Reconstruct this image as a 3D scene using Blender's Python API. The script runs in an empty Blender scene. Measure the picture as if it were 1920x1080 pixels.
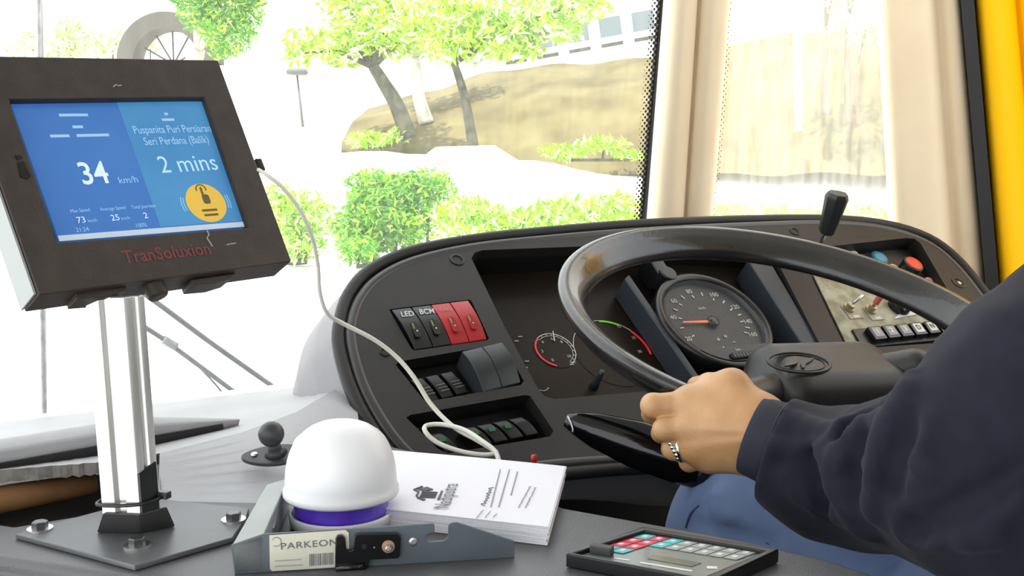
import bpy, bmesh, math, random
import numpy as np
from mathutils import Vector, Matrix
from mathutils.geometry import tessellate_polygon
random.seed(7); rng = np.random.default_rng(7)
sc = bpy.context.scene
COL = sc.collection
# ------------------------------------------------------------------ camera, sky, sun, exposure
CAM = np.array([0., 0., 1.12]); FPX = 1900.
YAW, PIT = math.radians(32), math.radians(-6.5)
FW = np.array([math.sin(YAW)*math.cos(PIT), math.cos(YAW)*math.cos(PIT), math.sin(PIT)])
RT = np.array([math.cos(YAW), -math.sin(YAW), 0.]); UP = np.cross(RT, FW)
cd = bpy.data.cameras.new('camera'); cam = bpy.data.objects.new('camera', cd); COL.objects.link(cam)
cd.sensor_width = 36; cd.lens = 36*FPX/1920; cd.clip_start = .02; cd.clip_end = 500
cam.matrix_world = Matrix(((RT[0], UP[0], -FW[0], CAM[0]), (RT[1], UP[1], -FW[1], CAM[1]), (RT[2], UP[2], -FW[2], CAM[2]), (0, 0, 0, 1)))
sc.camera = cam
sc.view_settings.view_transform = 'Standard'; sc.view_settings.look = 'None'
sc.view_settings.gamma = 1; sc.view_settings.use_curve_mapping = False
sc.view_settings.exposure = 0.80
W = bpy.data.worlds.new('sky'); sc.world = W; W.use_nodes = True
bg = W.node_tree.nodes['Background']; bg.inputs[0].default_value = (.93, .97, 1, 1); bg.inputs[1].default_value = 1.5
sd = bpy.data.lights.new('sun', 'SUN'); sd.energy = 5.0; sd.angle = math.radians(2); sd.color = (1, .96, .86)
sun = bpy.data.objects.new('sun', sd); COL.objects.link(sun)
sun.rotation_euler = Vector((-.35, -.22, .9)).to_track_quat('Z', 'Y').to_euler(); sun.location = (0, 0, 8)

def ray(x, y): return FW+RT*((x-960)/FPX)-UP*((y-540)/FPX)
def at(x, y, d): return CAM+ray(x, y)*d
def atz(x, y, z):
    r = ray(x, y); return CAM+r*((z-CAM[2])/r[2])
def nrm(v):
    v = np.asarray(v, float); return v/np.linalg.norm(v)
def project(P):
    d = np.asarray(P)-CAM; z = d@FW
    return 960+FPX*(d@RT)/z, 540-FPX*(d@UP)/z, z

# ------------------------------------------------------------------ materials
MATS = {}
def mat(name, col, rough=.5, metal=0, spec=.5, col2=None, nscale=20, bump=0, bscale=200, sss=0, sheen=0, emit=0, coat=0, stretch=None, detail=4):
    if name in MATS: return MATS[name]
    m = bpy.data.materials.new(name); m.use_nodes = True; nt = m.node_tree; b = nt.nodes['Principled BSDF']
    b.inputs['Base Color'].default_value = (*col, 1); b.inputs['Roughness'].default_value = rough
    b.inputs['Metallic'].default_value = metal; b.inputs['Specular IOR Level'].default_value = spec
    if sss: b.inputs['Subsurface Weight'].default_value = sss; b.inputs['Subsurface Radius'].default_value = (.01, .004, .002); b.inputs['Subsurface Scale'].default_value = .6
    if sheen: b.inputs['Sheen Weight'].default_value = sheen
    if coat: b.inputs['Coat Weight'].default_value = coat
    if emit: b.inputs['Emission Color'].default_value = (*col, 1); b.inputs['Emission Strength'].default_value = emit
    tc = nt.nodes.new('ShaderNodeTexCoord'); src = tc.outputs['Object']
    if stretch:
        mp = nt.nodes.new('ShaderNodeMapping'); mp.inputs['Scale'].default_value = stretch; nt.links.new(src, mp.inputs[0]); src = mp.outputs[0]
    if col2:
        n = nt.nodes.new('ShaderNodeTexNoise'); n.inputs['Scale'].default_value = nscale; n.inputs['Detail'].default_value = detail
        nt.links.new(src, n.inputs['Vector'])
        r = nt.nodes.new('ShaderNodeValToRGB'); r.color_ramp.elements[0].position = .35; r.color_ramp.elements[1].position = .68
        r.color_ramp.elements[0].color = (*col, 1); r.color_ramp.elements[1].color = (*col2, 1)
        nt.links.new(n.outputs['Fac'], r.inputs['Fac']); nt.links.new(r.outputs['Color'], b.inputs['Base Color'])
        if emit: nt.links.new(r.outputs['Color'], b.inputs['Emission Color'])
    if bump:
        n2 = nt.nodes.new('ShaderNodeTexNoise'); n2.inputs['Scale'].default_value = bscale; n2.inputs['Detail'].default_value = 3
        nt.links.new(src, n2.inputs['Vector'])
        bp = nt.nodes.new('ShaderNodeBump'); bp.inputs['Strength'].default_value = bump; bp.inputs['Distance'].default_value = .001
        nt.links.new(n2.outputs['Fac'], bp.inputs['Height']); nt.links.new(bp.outputs[0], b.inputs['Normal'])
    MATS[name] = m; return m

def leafmat(name, c1, c2, c3, mid=.5):
    m = bpy.data.materials.new(name); m.use_nodes = True; nt = m.node_tree; b = nt.nodes['Principled BSDF']
    g = nt.nodes.new('ShaderNodeNewGeometry'); r = nt.nodes.new('ShaderNodeValToRGB')
    r.color_ramp.elements[0].color = (*c1, 1); r.color_ramp.elements[1].color = (*c3, 1)
    e = r.color_ramp.elements.new(mid); e.color = (*c2, 1)
    nt.links.new(g.outputs['Random Per Island'], r.inputs[0]); nt.links.new(r.outputs[0], b.inputs['Base Color'])
    b.inputs['Roughness'].default_value = .5
    t = nt.nodes.new('ShaderNodeBsdfTranslucent'); nt.links.new(r.outputs[0], t.inputs[0])
    mx = nt.nodes.new('ShaderNodeMixShader'); mx.inputs[0].default_value = .45
    out = nt.nodes['Material Output']; nt.links.new(b.outputs[0], mx.inputs[1]); nt.links.new(t.outputs[0], mx.inputs[2]); nt.links.new(mx.outputs[0], out.inputs[0])
    MATS[name] = m; return m

def glassmat(name, haze, gloss=.04, tint=(1, 1, 1), hazecol=(.9, .9, .85), rough=.02, streak=False, refl=.5):
    m = bpy.data.materials.new(name); m.use_nodes = True; nt = m.node_tree; nt.nodes.remove(nt.nodes['Principled BSDF'])
    out = nt.nodes['Material Output']
    t = nt.nodes.new('ShaderNodeBsdfTransparent'); t.inputs[0].default_value = (*tint, 1)
    g = nt.nodes.new('ShaderNodeBsdfGlossy'); g.inputs['Roughness'].default_value = rough
    mx = nt.nodes.new('ShaderNodeMixShader'); fr = nt.nodes.new('ShaderNodeLayerWeight'); pw = nt.nodes.new('ShaderNodeMath'); pw.operation = 'POWER'; pw.inputs[1].default_value = 4
    ma = nt.nodes.new('ShaderNodeMath'); ma.operation = 'MULTIPLY_ADD'; ma.inputs[1].default_value = refl; ma.inputs[2].default_value = gloss*.4
    nt.links.new(fr.outputs['Facing'], pw.inputs[0]); nt.links.new(pw.outputs[0], ma.inputs[0]); nt.links.new(ma.outputs[0], mx.inputs[0]); nt.links.new(t.outputs[0], mx.inputs[1]); nt.links.new(g.outputs[0], mx.inputs[2])
    res = mx
    if haze:
        d = nt.nodes.new('ShaderNodeBsdfTranslucent'); d.inputs[0].default_value = (*hazecol, 1)
        m2 = nt.nodes.new('ShaderNodeMixShader'); m2.inputs[0].default_value = haze
        if streak:
            tc = nt.nodes.new('ShaderNodeTexCoord'); mp = nt.nodes.new('ShaderNodeMapping'); mp.inputs['Scale'].default_value = (30, 30, 2)
            n = nt.nodes.new('ShaderNodeTexNoise'); n.inputs['Scale'].default_value = 3; ml = nt.nodes.new('ShaderNodeMath'); ml.operation = 'MULTIPLY'; ml.inputs[1].default_value = haze*2
            nt.links.new(tc.outputs['Object'], mp.inputs[0]); nt.links.new(mp.outputs[0], n.inputs['Vector']); nt.links.new(n.outputs['Fac'], ml.inputs[0]); nt.links.new(ml.outputs[0], m2.inputs[0])
        nt.links.new(mx.outputs[0], m2.inputs[1]); nt.links.new(d.outputs[0], m2.inputs[2]); res = m2
    nt.links.new(res.outputs[0], out.inputs[0]); MATS[name] = m; return m

def fritmat():
    m = bpy.data.materials.new('dotted black edging'); m.use_nodes = True; nt = m.node_tree; b = nt.nodes['Principled BSDF']
    b.inputs['Base Color'].default_value = (.01, .01, .01, 1); b.inputs['Roughness'].default_value = .5
    uv = nt.nodes.new('ShaderNodeUVMap'); mp = nt.nodes.new('ShaderNodeMapping'); mp.inputs['Rotation'].default_value = (0, 0, math.radians(45))
    v = nt.nodes.new('ShaderNodeTexVoronoi'); v.voronoi_dimensions = '2D'; v.inputs['Randomness'].default_value = 0; v.inputs['Scale'].default_value = 1
    sx = nt.nodes.new('ShaderNodeSeparateXYZ'); nt.links.new(uv.outputs[0], mp.inputs[0]); nt.links.new(mp.outputs[0], v.inputs['Vector']); nt.links.new(uv.outputs[0], sx.inputs[0])
    mr = nt.nodes.new('ShaderNodeMapRange'); mr.inputs['From Min'].default_value = 0; mr.inputs['From Max'].default_value = 3.4; mr.inputs['To Min'].default_value = .16; mr.inputs['To Max'].default_value = .56
    nt.links.new(sx.outputs[0], mr.inputs[0])
    lt = nt.nodes.new('ShaderNodeMath'); lt.operation = 'LESS_THAN'; nt.links.new(v.outputs['Distance'], lt.inputs[0]); nt.links.new(mr.outputs[0], lt.inputs[1])
    nt.links.new(lt.outputs[0], b.inputs['Alpha']); MATS[m.name] = m; return m

BLK = mat('black textured plastic', (.0085, .008, .008), .5, spec=.3, bump=.35, bscale=900)
BLK2 = mat('smooth black plastic', (.008, .008, .009), .32)
BLKG = mat('gloss black', (.004, .004, .005), .08)
DASH = mat('dark grey dash plastic', (.016, .0145, .014), .45, spec=.32, col2=(.022, .020, .019), nscale=12, bump=.4, bscale=1200)
SLATE = mat('slate grey plastic', (.028, .034, .044), .5, bump=.2, bscale=900)
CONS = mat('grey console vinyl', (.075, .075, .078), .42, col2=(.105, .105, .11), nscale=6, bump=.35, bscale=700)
CONL = mat('overexposed console vinyl', (.35, .35, .365), .55, col2=(.41, .41, .425), nscale=5, bump=.3, bscale=700)  # lighter copy of the console vinyl; overexposed daylight put into the colour
STEEL = mat('zinc steel', (.62, .62, .6), .3, metal=1)
ALU = mat('brushed aluminium', (.60, .60, .59), .34, metal=.8, col2=(.68, .68, .66), nscale=30, stretch=(8, 8, .4))
WHT = mat('white plastic', (.80, .80, .83), .35)
PUR = mat('purple gel', (.10, .03, .62), .25, col2=(.20, .12, .78), nscale=25, sss=.2)
PAPER = mat('white paper', (.78, .77, .82), .8)
INK = mat('grey ink', (.12, .12, .14), .8)
CABLE = mat('white cable rubber', (.72, .70, .62), .5)
CREAM = mat('cream moulded plastic', (.74, .60, .41), .5, col2=(.78, .65, .46), nscale=8, bump=.15, bscale=500)
RUB = mat('black rubber', (.012, .012, .014), .6)
YEL = mat('yellow panel', (.98, .52, .0), .5, spec=.15)
FLOORM = mat('dark floor rubber', (.02, .02, .02), .7)
SKIN = mat('skin', (.50, .265, .115), .45, col2=(.60, .35, .17), nscale=28, bump=.25, bscale=500, sss=.12)
NAVY = mat('navy jacket cloth', (.0088, .0090, .0175), .85, spec=.2, col2=(.0115, .012, .0225), nscale=60, bump=.3, bscale=1500, sheen=.05)
BLUE = mat('blue trouser cloth', (.115, .165, .30), .85, spec=.2, col2=(.15, .21, .36), nscale=14, bump=.3, bscale=1500, sheen=.1)
HAIR = mat('black hair', (.012, .010, .009), .5, bump=.8, bscale=120)
WHEELM = mat('worn black wheel leather', (.012, .0115, .011), .25, col2=(.022, .020, .018), nscale=30, bump=.22, bscale=260, detail=8, coat=.35)
HUBM = mat('hub pad plastic', (.022, .020, .0185), .38, col2=(.032, .029, .026), nscale=18, bump=.25, bscale=900)
BRK = mat('dark brown painted metal', (.030, .020, .016), .55, col2=(.042, .030, .024), nscale=60, bump=.3, bscale=500)
BRKG = mat('grey bracket paint', (.075, .098, .118), .5, col2=(.095, .120, .142), nscale=30, bump=.2, bscale=600)
REDP = mat('red switch plastic', (.42, .012, .018), .3)
GRN = mat('green lamp legend', (.02, .35, .05), .5, emit=.25)
GRN2 = mat('glowing green scale paint', (.16, .55, .02), .5, emit=.12)  # green scale given a faint glow of its own
RED2 = mat('glowing red scale paint', (.75, .03, .04), .5, emit=.1)  # red scale also glows faintly in its colour
WHI2 = mat('white scale paint', (.62, .62, .56), .6)
ORG = mat('glowing orange needle', (.95, .20, .06), .5, emit=.15)  # needle glows faintly though it holds no lamp
DIALF = mat('dial face', (.020, .014, .010), .45, col2=(.032, .022, .014), nscale=20)
LENSM = mat('cluster face', (.011, .007, .0045), .4, spec=.18, col2=(.018, .011, .006), nscale=6)
BEIGE = mat('stained beige plate', (.24, .215, .12), .6, col2=(.46, .43, .32), nscale=45, bump=.2, bscale=300, detail=6)
BROWN = mat('brown card', (.22, .10, .035), .7, col2=(.30, .15, .06), nscale=20)
FOAM = mat('cracked grey foam edge', (.14, .13, .12), .9, col2=(.24, .22, .20), nscale=90, bump=1, bscale=200)
LBL = mat('cream label sticker', (.62, .60, .50), .5)
GLS = glassmat('windscreen glass', .035, streak=True)
GLS2 = glassmat('dusty quarter glass', .16, hazecol=(.95, .93, .85), streak=True)
LENS = glassmat('clear instrument lens', 0, gloss=.02, tint=(.95, .95, .95), refl=.06)
FRIT = fritmat()

# ------------------------------------------------------------------ mesh kit
ALL = []
def empty(name, loc, label=None, cat=None, group=None, kind=None):
    o = bpy.data.objects.new(name, None); COL.objects.link(o); o.location = loc; o.empty_display_size = .02
    tag(o, label, cat, group, kind); return o
def tag(o, label=None, cat=None, group=None, kind=None):
    if label: o['label'] = label
    if cat: o['category'] = cat
    if group: o['group'] = group
    if kind: o['kind'] = kind
    return o
def wloc(o):
    v = Vector((0, 0, 0))
    while o: v += o.location; o = o.parent
    return v
class MB:
    """collects vertices (world coordinates) and faces of ONE mesh object"""
    def __init__(s): s.v = []; s.f = []; s.uv = None
    def add(s, V, Fc):
        n = len(s.v); s.v += [tuple(map(float, p)) for p in V]; s.f += [tuple(i+n for i in f) for f in Fc]; return s
    def build(s, name, m, parent=None, smooth=False, bevel=0, seg=2, sub=0, angle=35, base=None):
        me = bpy.data.meshes.new(name)
        if parent: org = np.array(wloc(parent))
        else:
            a = np.array(s.v); org = np.array([(a[:, 0].min()+a[:, 0].max())/2, (a[:, 1].min()+a[:, 1].max())/2, a[:, 2].min()])
        me.from_pydata([tuple(np.array(p)-org) for p in s.v], [], s.f); me.update()
        bm = bmesh.new(); bm.from_mesh(me); bmesh.ops.remove_doubles(bm, verts=bm.verts, dist=1e-6); bmesh.ops.recalc_face_normals(bm, faces=bm.faces); bm.to_mesh(me); bm.free()
        if isinstance(m, (list, tuple)):
            for x in m: me.materials.append(x)
        else: me.materials.append(m)
        o = bpy.data.objects.new(name, me); COL.objects.link(o)
        if parent: o.parent = parent
        else: o.location = org
        if smooth:
            me.polygons.foreach_set('use_smooth', [True]*len(me.polygons))
        if bevel:
            b = o.modifiers.new('bevel', 'BEVEL'); b.width = bevel; b.segments = seg; b.limit_method = 'ANGLE'; b.angle_limit = math.radians(angle); b.harden_normals = False
            me.polygons.foreach_set('use_smooth', [True]*len(me.polygons))
            w = o.modifiers.new('wn', 'WEIGHTED_NORMAL'); w.keep_sharp = True
        if sub:
            q = o.modifiers.new('sub', 'SUBSURF'); q.levels = sub; q.render_levels = sub
        return o
class Fr:
    """a plane in the world: origin, x, y, normal"""
    def __init__(s, O, X, Y=None, N=None):
        s.O = np.array(O, float); s.X = nrm(X)
        if Y is not None: Y = np.array(Y, float); s.Y = nrm(Y-s.X*(Y@s.X)); s.N = np.cross(s.X, s.Y)
        else: s.N = nrm(N); s.X = nrm(s.X-s.N*(s.X@s.N)); s.Y = np.cross(s.N, s.X)
    def p(s, x, y, z=0): return s.O+s.X*x+s.Y*y+s.N*z
    def uv(s, px, py, off=0):
        r = ray(px, py); t = ((s.O+s.N*off-CAM)@s.N)/(r@s.N); P = CAM+r*t-s.O
        return np.array([P@s.X, P@s.Y])
    def hit(s, px, py, off=0):
        a = s.uv(px, py, off); return s.p(a[0], a[1], off)
    def poly(s, pts, off=0): return [s.uv(x, y, off) for x, y in pts]
def prism(fr, poly, z0, z1, holes=(), mb=None, taper=0):
    mb = mb or MB(); loops = [list(map(np.array, poly))]+[list(map(np.array, h)) for h in holes]
    tri = tessellate_polygon([[Vector((a[0], a[1], 0)) for a in L] for L in loops])
    flat = [a for L in loops for a in L]; n = len(flat)
    c = np.mean(loops[0], 0)
    V = [fr.p(a[0], a[1], z0) for a in flat]+[fr.p(*(a*(1-taper)+c*taper), z1) for a in flat]
    Fc = []
    if len(loops) == 1: Fc += [tuple(range(n)), tuple(range(2*n-1, n-1, -1))]
    else:
        for t in tri: Fc += [tuple(t), tuple(i+n for i in reversed(t))]
    k = 0
    for L in loops:
        m = len(L)
        for i in range(m): j = (i+1) % m; Fc.append((k+i, k+j, k+j+n, k+i+n))
        k += m
    return mb.add(V, Fc)
def box(fr, x0, x1, y0, y1, z0, z1, mb=None, taper=0): return prism(fr, [(x0, y0), (x1, y0), (x1, y1), (x0, y1)], z0, z1, mb=mb, taper=taper)
def circ(c, r, n=32, ry=None, a0=0): return [np.array([c[0]+r*math.cos(a0+2*math.pi*i/n), c[1]+(ry or r)*math.sin(a0+2*math.pi*i/n)]) for i in range(n)]
def rrect(c, w, h, r, n=5, ang=0):
    P = []
    for sx, sy, a in ((1, 1, 0), (-1, 1, 90), (-1, -1, 180), (1, -1, 270)):
        for k in range(n):
            t = math.radians(a+90*k/(n-1)); P.append((sx*(w/2-r)+r*math.cos(t), sy*(h/2-r)+r*math.sin(t)))
    ca, sa = math.cos(ang), math.sin(ang)
    return [np.array([c[0]+x*ca-y*sa, c[1]+x*sa+y*ca]) for x, y in P]
def spline(pts, n, closed=False):
    P = np.array(pts, float); out = []; m = len(P)
    rngk = range(m if closed else m-1)
    for i in rngk:
        g = (lambda k: P[k % m]) if closed else (lambda k: P[min(max(k, 0), m-1)])
        a, b, c, d = g(i-1), g(i), g(i+1), g(i+2)
        for k in range(n):
            t = k/n; out.append(.5*((2*b)+(c-a)*t+(2*a-5*b+4*c-d)*t*t+(3*b-a-3*c+d)*t**3))
    if not closed: out.append(P[-1])
    return np.array(out)
def tube(path, rad, n=10, closed=False, mb=None, sec=None, refn=None, cap=True):
    """sweep; sec: list of (a,b) unit section; rad scalar or list"""
    mb = mb or MB(); P = np.array(path, float); m = len(P); V = []; Fc = []
    if sec is None: sec = [(math.cos(2*math.pi*i/n), math.sin(2*math.pi*i/n)) for i in range(n)]
    n = len(sec); rad = np.full(m, rad) if np.isscalar(rad) else np.array(rad, float)
    T = np.roll(P, -1, 0)-np.roll(P, 1, 0) if closed else np.gradient(P, axis=0)
    ref = np.array(refn if refn is not None else (0.13, .21, .97), float)
    for i in range(m):
        t = nrm(T[i]); a = ref-t*(ref@t)
        if np.linalg.norm(a) < 1e-3: a = np.array([1., 0, 0])-t*t[0]
        a = nrm(a); b = np.cross(t, a)
        if refn is None: ref = a
        for u, v in sec: V.append(P[i]+rad[i]*(a*u+b*v))
    for i in range(m if closed else m-1):
        j = (i+1) % m
        for k in range(n): l = (k+1) % n; Fc.append((i*n+k, i*n+l, j*n+l, j*n+k))
    if not closed and cap: Fc += [tuple(range(n)), tuple(range((m-1)*n, m*n))]
    return mb.add(V, Fc)
def lathe(fr, c, prof, n=40, mb=None, close=True):
    mb = mb or MB(); V = []; Fc = []; m = len(prof)
    for r, z in prof:
        for i in range(n):
            a = 2*math.pi*i/n; V.append(fr.p(c[0]+max(r, 1e-5)*math.cos(a), c[1]+max(r, 1e-5)*math.sin(a), z))
    for i in range(m-1):
        for k in range(n): l = (k+1) % n; Fc.append((i*n+k, i*n+l, (i+1)*n+l, (i+1)*n+k))
    if close: Fc += [tuple(range(n)), tuple(range((m-1)*n, m*n))]
    return mb.add(V, Fc)
def arcband(fr, c, r, w, a0, a1, z, th=.0006, n=24, mb=None):
    P = [(c[0]+r*math.cos(a0+(a1-a0)*i/n), c[1]+r*math.sin(a0+(a1-a0)*i/n)) for i in range(n+1)]+[(c[0]+(r-w)*math.cos(a1+(a0-a1)*i/n), c[1]+(r-w)*math.sin(a1+(a0-a1)*i/n)) for i in range(n+1)]
    mb = mb or MB(); m = len(P); V = [fr.p(x, y, z) for x, y in P]+[fr.p(x, y, z+th) for x, y in P]; Fc = []
    for i in range(n):
        a, b, c2, d = i, i+1, m-2-i, m-1-i; Fc += [(a, b, c2, d), (a+m, b+m, c2+m, d+m), (a, b, b+m, a+m), (c2, d, d+m, c2+m)]
    return mb.add(V, Fc)
def ball(c, r, n=20, mb=None, sc3=(1, 1, 1)):
    mb = mb or MB(); V = []; Fc = []
    for i in range(n//2+1):
        t = math.pi*i/(n//2)
        for k in range(n): a = 2*math.pi*k/n; V.append((c[0]+r*sc3[0]*math.sin(t)*math.cos(a), c[1]+r*sc3[1]*math.sin(t)*math.sin(a), c[2]+r*sc3[2]*math.cos(t)))
    for i in range(n//2):
        for k in range(n): l = (k+1) % n; Fc.append((i*n+k, i*n+l, (i+1)*n+l, (i+1)*n+k))
    return mb.add(V, Fc)
def text(name, s, fr, u, v, h, m, parent, z=0, ang=0, center=True, thick=.00025, wx=1, italic=0, spacing=1, bold=0):
    c = bpy.data.curves.new('t', 'FONT'); c.body = s; c.size = 1; c.extrude = 0; c.align_x = 'CENTER' if center else 'LEFT'; c.align_y = 'CENTER'
    c.space_character = spacing; c.shear = italic; c.offset = bold; c.resolution_u = 3
    o = bpy.data.objects.new('t', c); COL.objects.link(o)
    dg = bpy.context.evaluated_depsgraph_get(); me = bpy.data.meshes.new_from_object(o.evaluated_get(dg))
    ca, sa = math.cos(ang), math.sin(ang); V = []
    for q in me.vertices:
        x, y = q.co.x*h*1.4*wx, q.co.y*h*1.4
        V.append(fr.p(u+x*ca-y*sa, v+x*sa+y*ca, z+thick))
    Fc = [tuple(p.vertices) for p in me.polygons]
    bpy.data.objects.remove(o); bpy.data.curves.remove(c)
    return MB().add(V, Fc).build(name, m, parent)

# ------------------------------------------------------------------ signed-distance shapes for organic forms
def cap(P, a, b, ra, rb):
    a = np.array(a, np.float32); b = np.array(b, np.float32); ab = b-a
    t = np.clip(((P-a)@ab)/max(float(ab@ab), 1e-12), 0, 1)
    return np.linalg.norm(P-a-t[..., None]*ab, axis=-1)-(ra+(rb-ra)*t)
def ell(P, c, r, axes=None):
    q = P-np.array(c, np.float32)
    if axes is not None: q = q@np.array(axes, np.float32).T
    r = np.array(r, np.float32); k = np.linalg.norm(q/r, axis=-1); return (k-1)*float(min(r))
def smin(a, b, k):
    h = np.clip(.5+.5*(b-a)/k, 0, 1); return b*(1-h)+a*h-k*h*(1-h)
def smax(a, b, k): return -smin(-a, -b, k)
def sdf_mesh(fn, lo, hi, vox):
    lo = np.array(lo, float); hi = np.array(hi, float); n = np.ceil((hi-lo)/vox).astype(int)+1
    ys, zs = np.meshgrid(lo[1]+np.arange(n[1])*vox, lo[2]+np.arange(n[2])*vox, indexing='ij')
    A = np.empty(tuple(n), np.float32)
    for i0 in range(0, n[0], 16):
        i1 = min(i0+16, n[0]); xs = lo[0]+np.arange(i0, i1)*vox
        P = np.stack([np.broadcast_to(xs[:, None, None], (i1-i0, n[1], n[2])), np.broadcast_to(ys, (i1-i0, n[1], n[2])), np.broadcast_to(zs, (i1-i0, n[1], n[2]))], -1).astype(np.float32)
        A[i0:i1] = fn(P)
    import openvdb as vdb
    g = vdb.FloatGrid(background=1.0); g.copyFromArray(A.astype(np.float32))
    pts, tris, quads = g.convertToPolygons(isovalue=0.0, adaptivity=0.0)
    V = pts*vox+lo
    return V, [tuple(map(int, f)) for f in quads]+[tuple(map(int, f)) for f in tris]
def march(fn, px, py, d0=.4, d1=1.4):
    r = ray(px, py); ds = np.linspace(d0, d1, 700); P = (CAM+ds[:, None]*r).astype(np.float32); v = fn(P)
    k = np.argmax(v < 0); return (CAM+r*ds[k]) if v[k] < 0 else None
# ================================================================== outside
def leafy(blobs, n, size, m, name, parent, squash=.6):
    """leaves as bent two-quad blades scattered through overlapping ellipsoids"""
    V = []; Fc = []; vol = np.array([b[3]*b[4]*b[5] for b in blobs]) if len(blobs[0]) > 4 else None
    w = vol/vol.sum()
    for b, q in zip(blobs, w):
        k = max(3, int(n*q))
        d = rng.normal(size=(k, 3)); d /= np.linalg.norm(d, axis=1)[:, None]; rr = rng.random(k)**.45
        c = np.array(b[:3])+d*rr[:, None]*np.array(b[3:6])
        for p in c:
            s = size*rng.uniform(.6, 1.4); u = nrm(rng.normal(size=3)); v = nrm(np.cross(u, rng.normal(size=3))); wv = np.cross(u, v)*s*.25
            i = len(V); u = u*s; v = v*s*squash
            V += [p-u, p-v*.5+wv, p+u, p+v*.5+wv, p]
            Fc += [(i, i+1, i+4), (i+1, i+2, i+4), (i+2, i+3, i+4), (i+3, i, i+4)]
    mb = MB(); mb.v = [tuple(map(float, p)) for p in V]; mb.f = Fc
    o = mb.build(name, m, parent); return o
LF1 = leafmat('yellow green leaves with highlights', (.20, .40, .0), (.48, .70, .01), (1, 1, .75), .6)  # near-white ramp end paints bright highlights into random leaves
LF2 = leafmat('mid green leaves', (.05, .26, .02), (.20, .50, .03), (.65, .85, .08), .6)
LF3 = leafmat('pale leaves', (.25, .36, .06), (.8, .88, .5), (.95, .95, .85))
LF4 = leafmat('fresh green leaves with highlights', (.18, .46, .0), (.45, .72, .01), (1, 1, .8), .6)  # hedge highlights also sit in the ramp's near-white end
ROAD = mat('pale concrete road', (.62, .62, .60), .8, col2=(.72, .72, .70), nscale=.8)
HILL = mat('dry grass bank', (.085, .066, .022), .95, col2=(.175, .150, .062), nscale=.55, bump=.5, bscale=1.5, detail=10)
HILL2 = mat('pale grass bank', (.60, .58, .42), .95, col2=(.72, .70, .55), nscale=1.2, bump=1, bscale=5)
BARK = mat('grey brown bark', (.035, .035, .022), .9, col2=(.10, .095, .06), nscale=3, bump=1, bscale=8)
BARKP = mat('pale bark', (.42, .36, .30), .9, col2=(.52, .46, .40), nscale=3)
GZ = -1.1
mb = MB(); mb.add([(-60, -6, GZ), (90, -6, GZ), (90, 27, GZ), (-60, 27, GZ), (90, -6, GZ-.2), (90, 27, GZ-.2), (-60, 27, GZ-.2), (-60, -6, GZ-.2)], [(0, 1, 2, 3), (7, 4, 5, 6)])
mb.build('road', ROAD); tag(bpy.data.objects['road'], kind='structure')
def strip(name, rows, m, n=60):
    """terrain: rows of (px list, py list, depth) swept between"""
    V = []; Fc = []
    for R in rows:
        P = spline([at(x, y, d) for x, y, d in R], n//(len(R)-1)); P = P[:n] if len(P) >= n else P
        V += list(P); w = len(P)
    for i in range(len(rows)-1):
        for k in range(w-1): Fc.append((i*w+k, i*w+k+1, (i+1)*w+k+1, (i+1)*w+k))
    V = [np.array(p)+np.array([0, 0, .12*math.sin(p[0]*1.7)*math.cos(p[1]*1.3)]) for p in V]
    o = MB().add(V, Fc).build(name, m, smooth=True); tag(o, kind='structure'); return o
# far pale ground rising behind, then the dry bank
strip('pale_slope', [[(-500, 500, 24), (400, 478, 28), (1200, 478, 28), (2000, 478, 28)], [(-500, 300, 36), (400, 268, 36), (1200, 306, 34), (2000, 304, 31)], [(-500, 240, 60), (400, 235, 56), (1200, 250, 50), (2000, 260, 50)]], mat('sunlit pale ground', (.66, .66, .60), .9, col2=(.74, .74, .70), nscale=.4))
strip('grass_bank', [[(640, 320, 35), (820, 320, 34.6), (1000, 330, 33.8), (1220, 330, 32.6), (1500, 330, 31.5), (1900, 330, 29.5)], [(640, 262, 35.5), (820, 268, 35.3), (1000, 300, 34.3), (1220, 302, 33.3), (1500, 300, 32), (1900, 300, 30)], [(660, 225, 38), (820, 200, 38), (1000, 190, 37), (1220, 180, 36), (1500, 150, 35), (1900, 130, 34)], [(690, 200, 41), (820, 165, 41), (960, 132, 41), (1220, 105, 40), (1500, 60, 38), (1900, 20, 38)], [(690, 300, 44), (820, 300, 44), (960, 300, 44), (1220, 300, 43), (1500, 300, 41), (1900, 300, 41)]], HILL)
strip('grass_verge', [[(300, 300, 37), (450, 300, 37), (600, 300, 37), (720, 300, 37)], [(300, 235, 42), (450, 232, 42), (600, 228, 42), (720, 222, 42)], [(300, 210, 48), (450, 206, 48), (600, 200, 48), (720, 190, 48)]], HILL2)
def blobs_px(L, jit=0):
    out = []
    for x, y, d, rx, ry in L:
        c = at(x, y, d); s = d/FPX; out.append((*c, rx*s, rx*s*.8, ry*s))
    return out
def bush(L, n, size, m, label, group='roadside bushes', name='bush'):
    B = blobs_px(L); c = np.mean([b[:3] for b in B], 0); zb = min(b[2]-b[5] for b in B)
    e = empty(name, (c[0], c[1], zb), label, 'bush', group)
    leafy(B, n, size, m, 'foliage', e)
    st = MB()
    for b in B: tube([(c[0], c[1], zb), (b[0], b[1], zb), (b[0]+.05, b[1], b[2]), (b[0]+.2, b[1]+.1, b[2]+b[5]*.5)], [.05, .05, .04, .02], 6, mb=st)
    st.build('stem', BARK, e)
bush([(740, 400, 23, 95, 75), (680, 430, 23, 60, 60), (800, 350, 23, 60, 38), (700, 350, 23, 60, 35), (670, 470, 22, 45, 30)], 5200, .11, LF2, 'large round mid-green bush beyond the windscreen, right of the tablet')
bush([(570, 400, 24, 60, 45), (560, 450, 24, 55, 45), (520, 370, 24, 40, 30)], 1300, .12, LF4, 'loose yellow-green shrub between the tablet and the large round bush')
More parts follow.
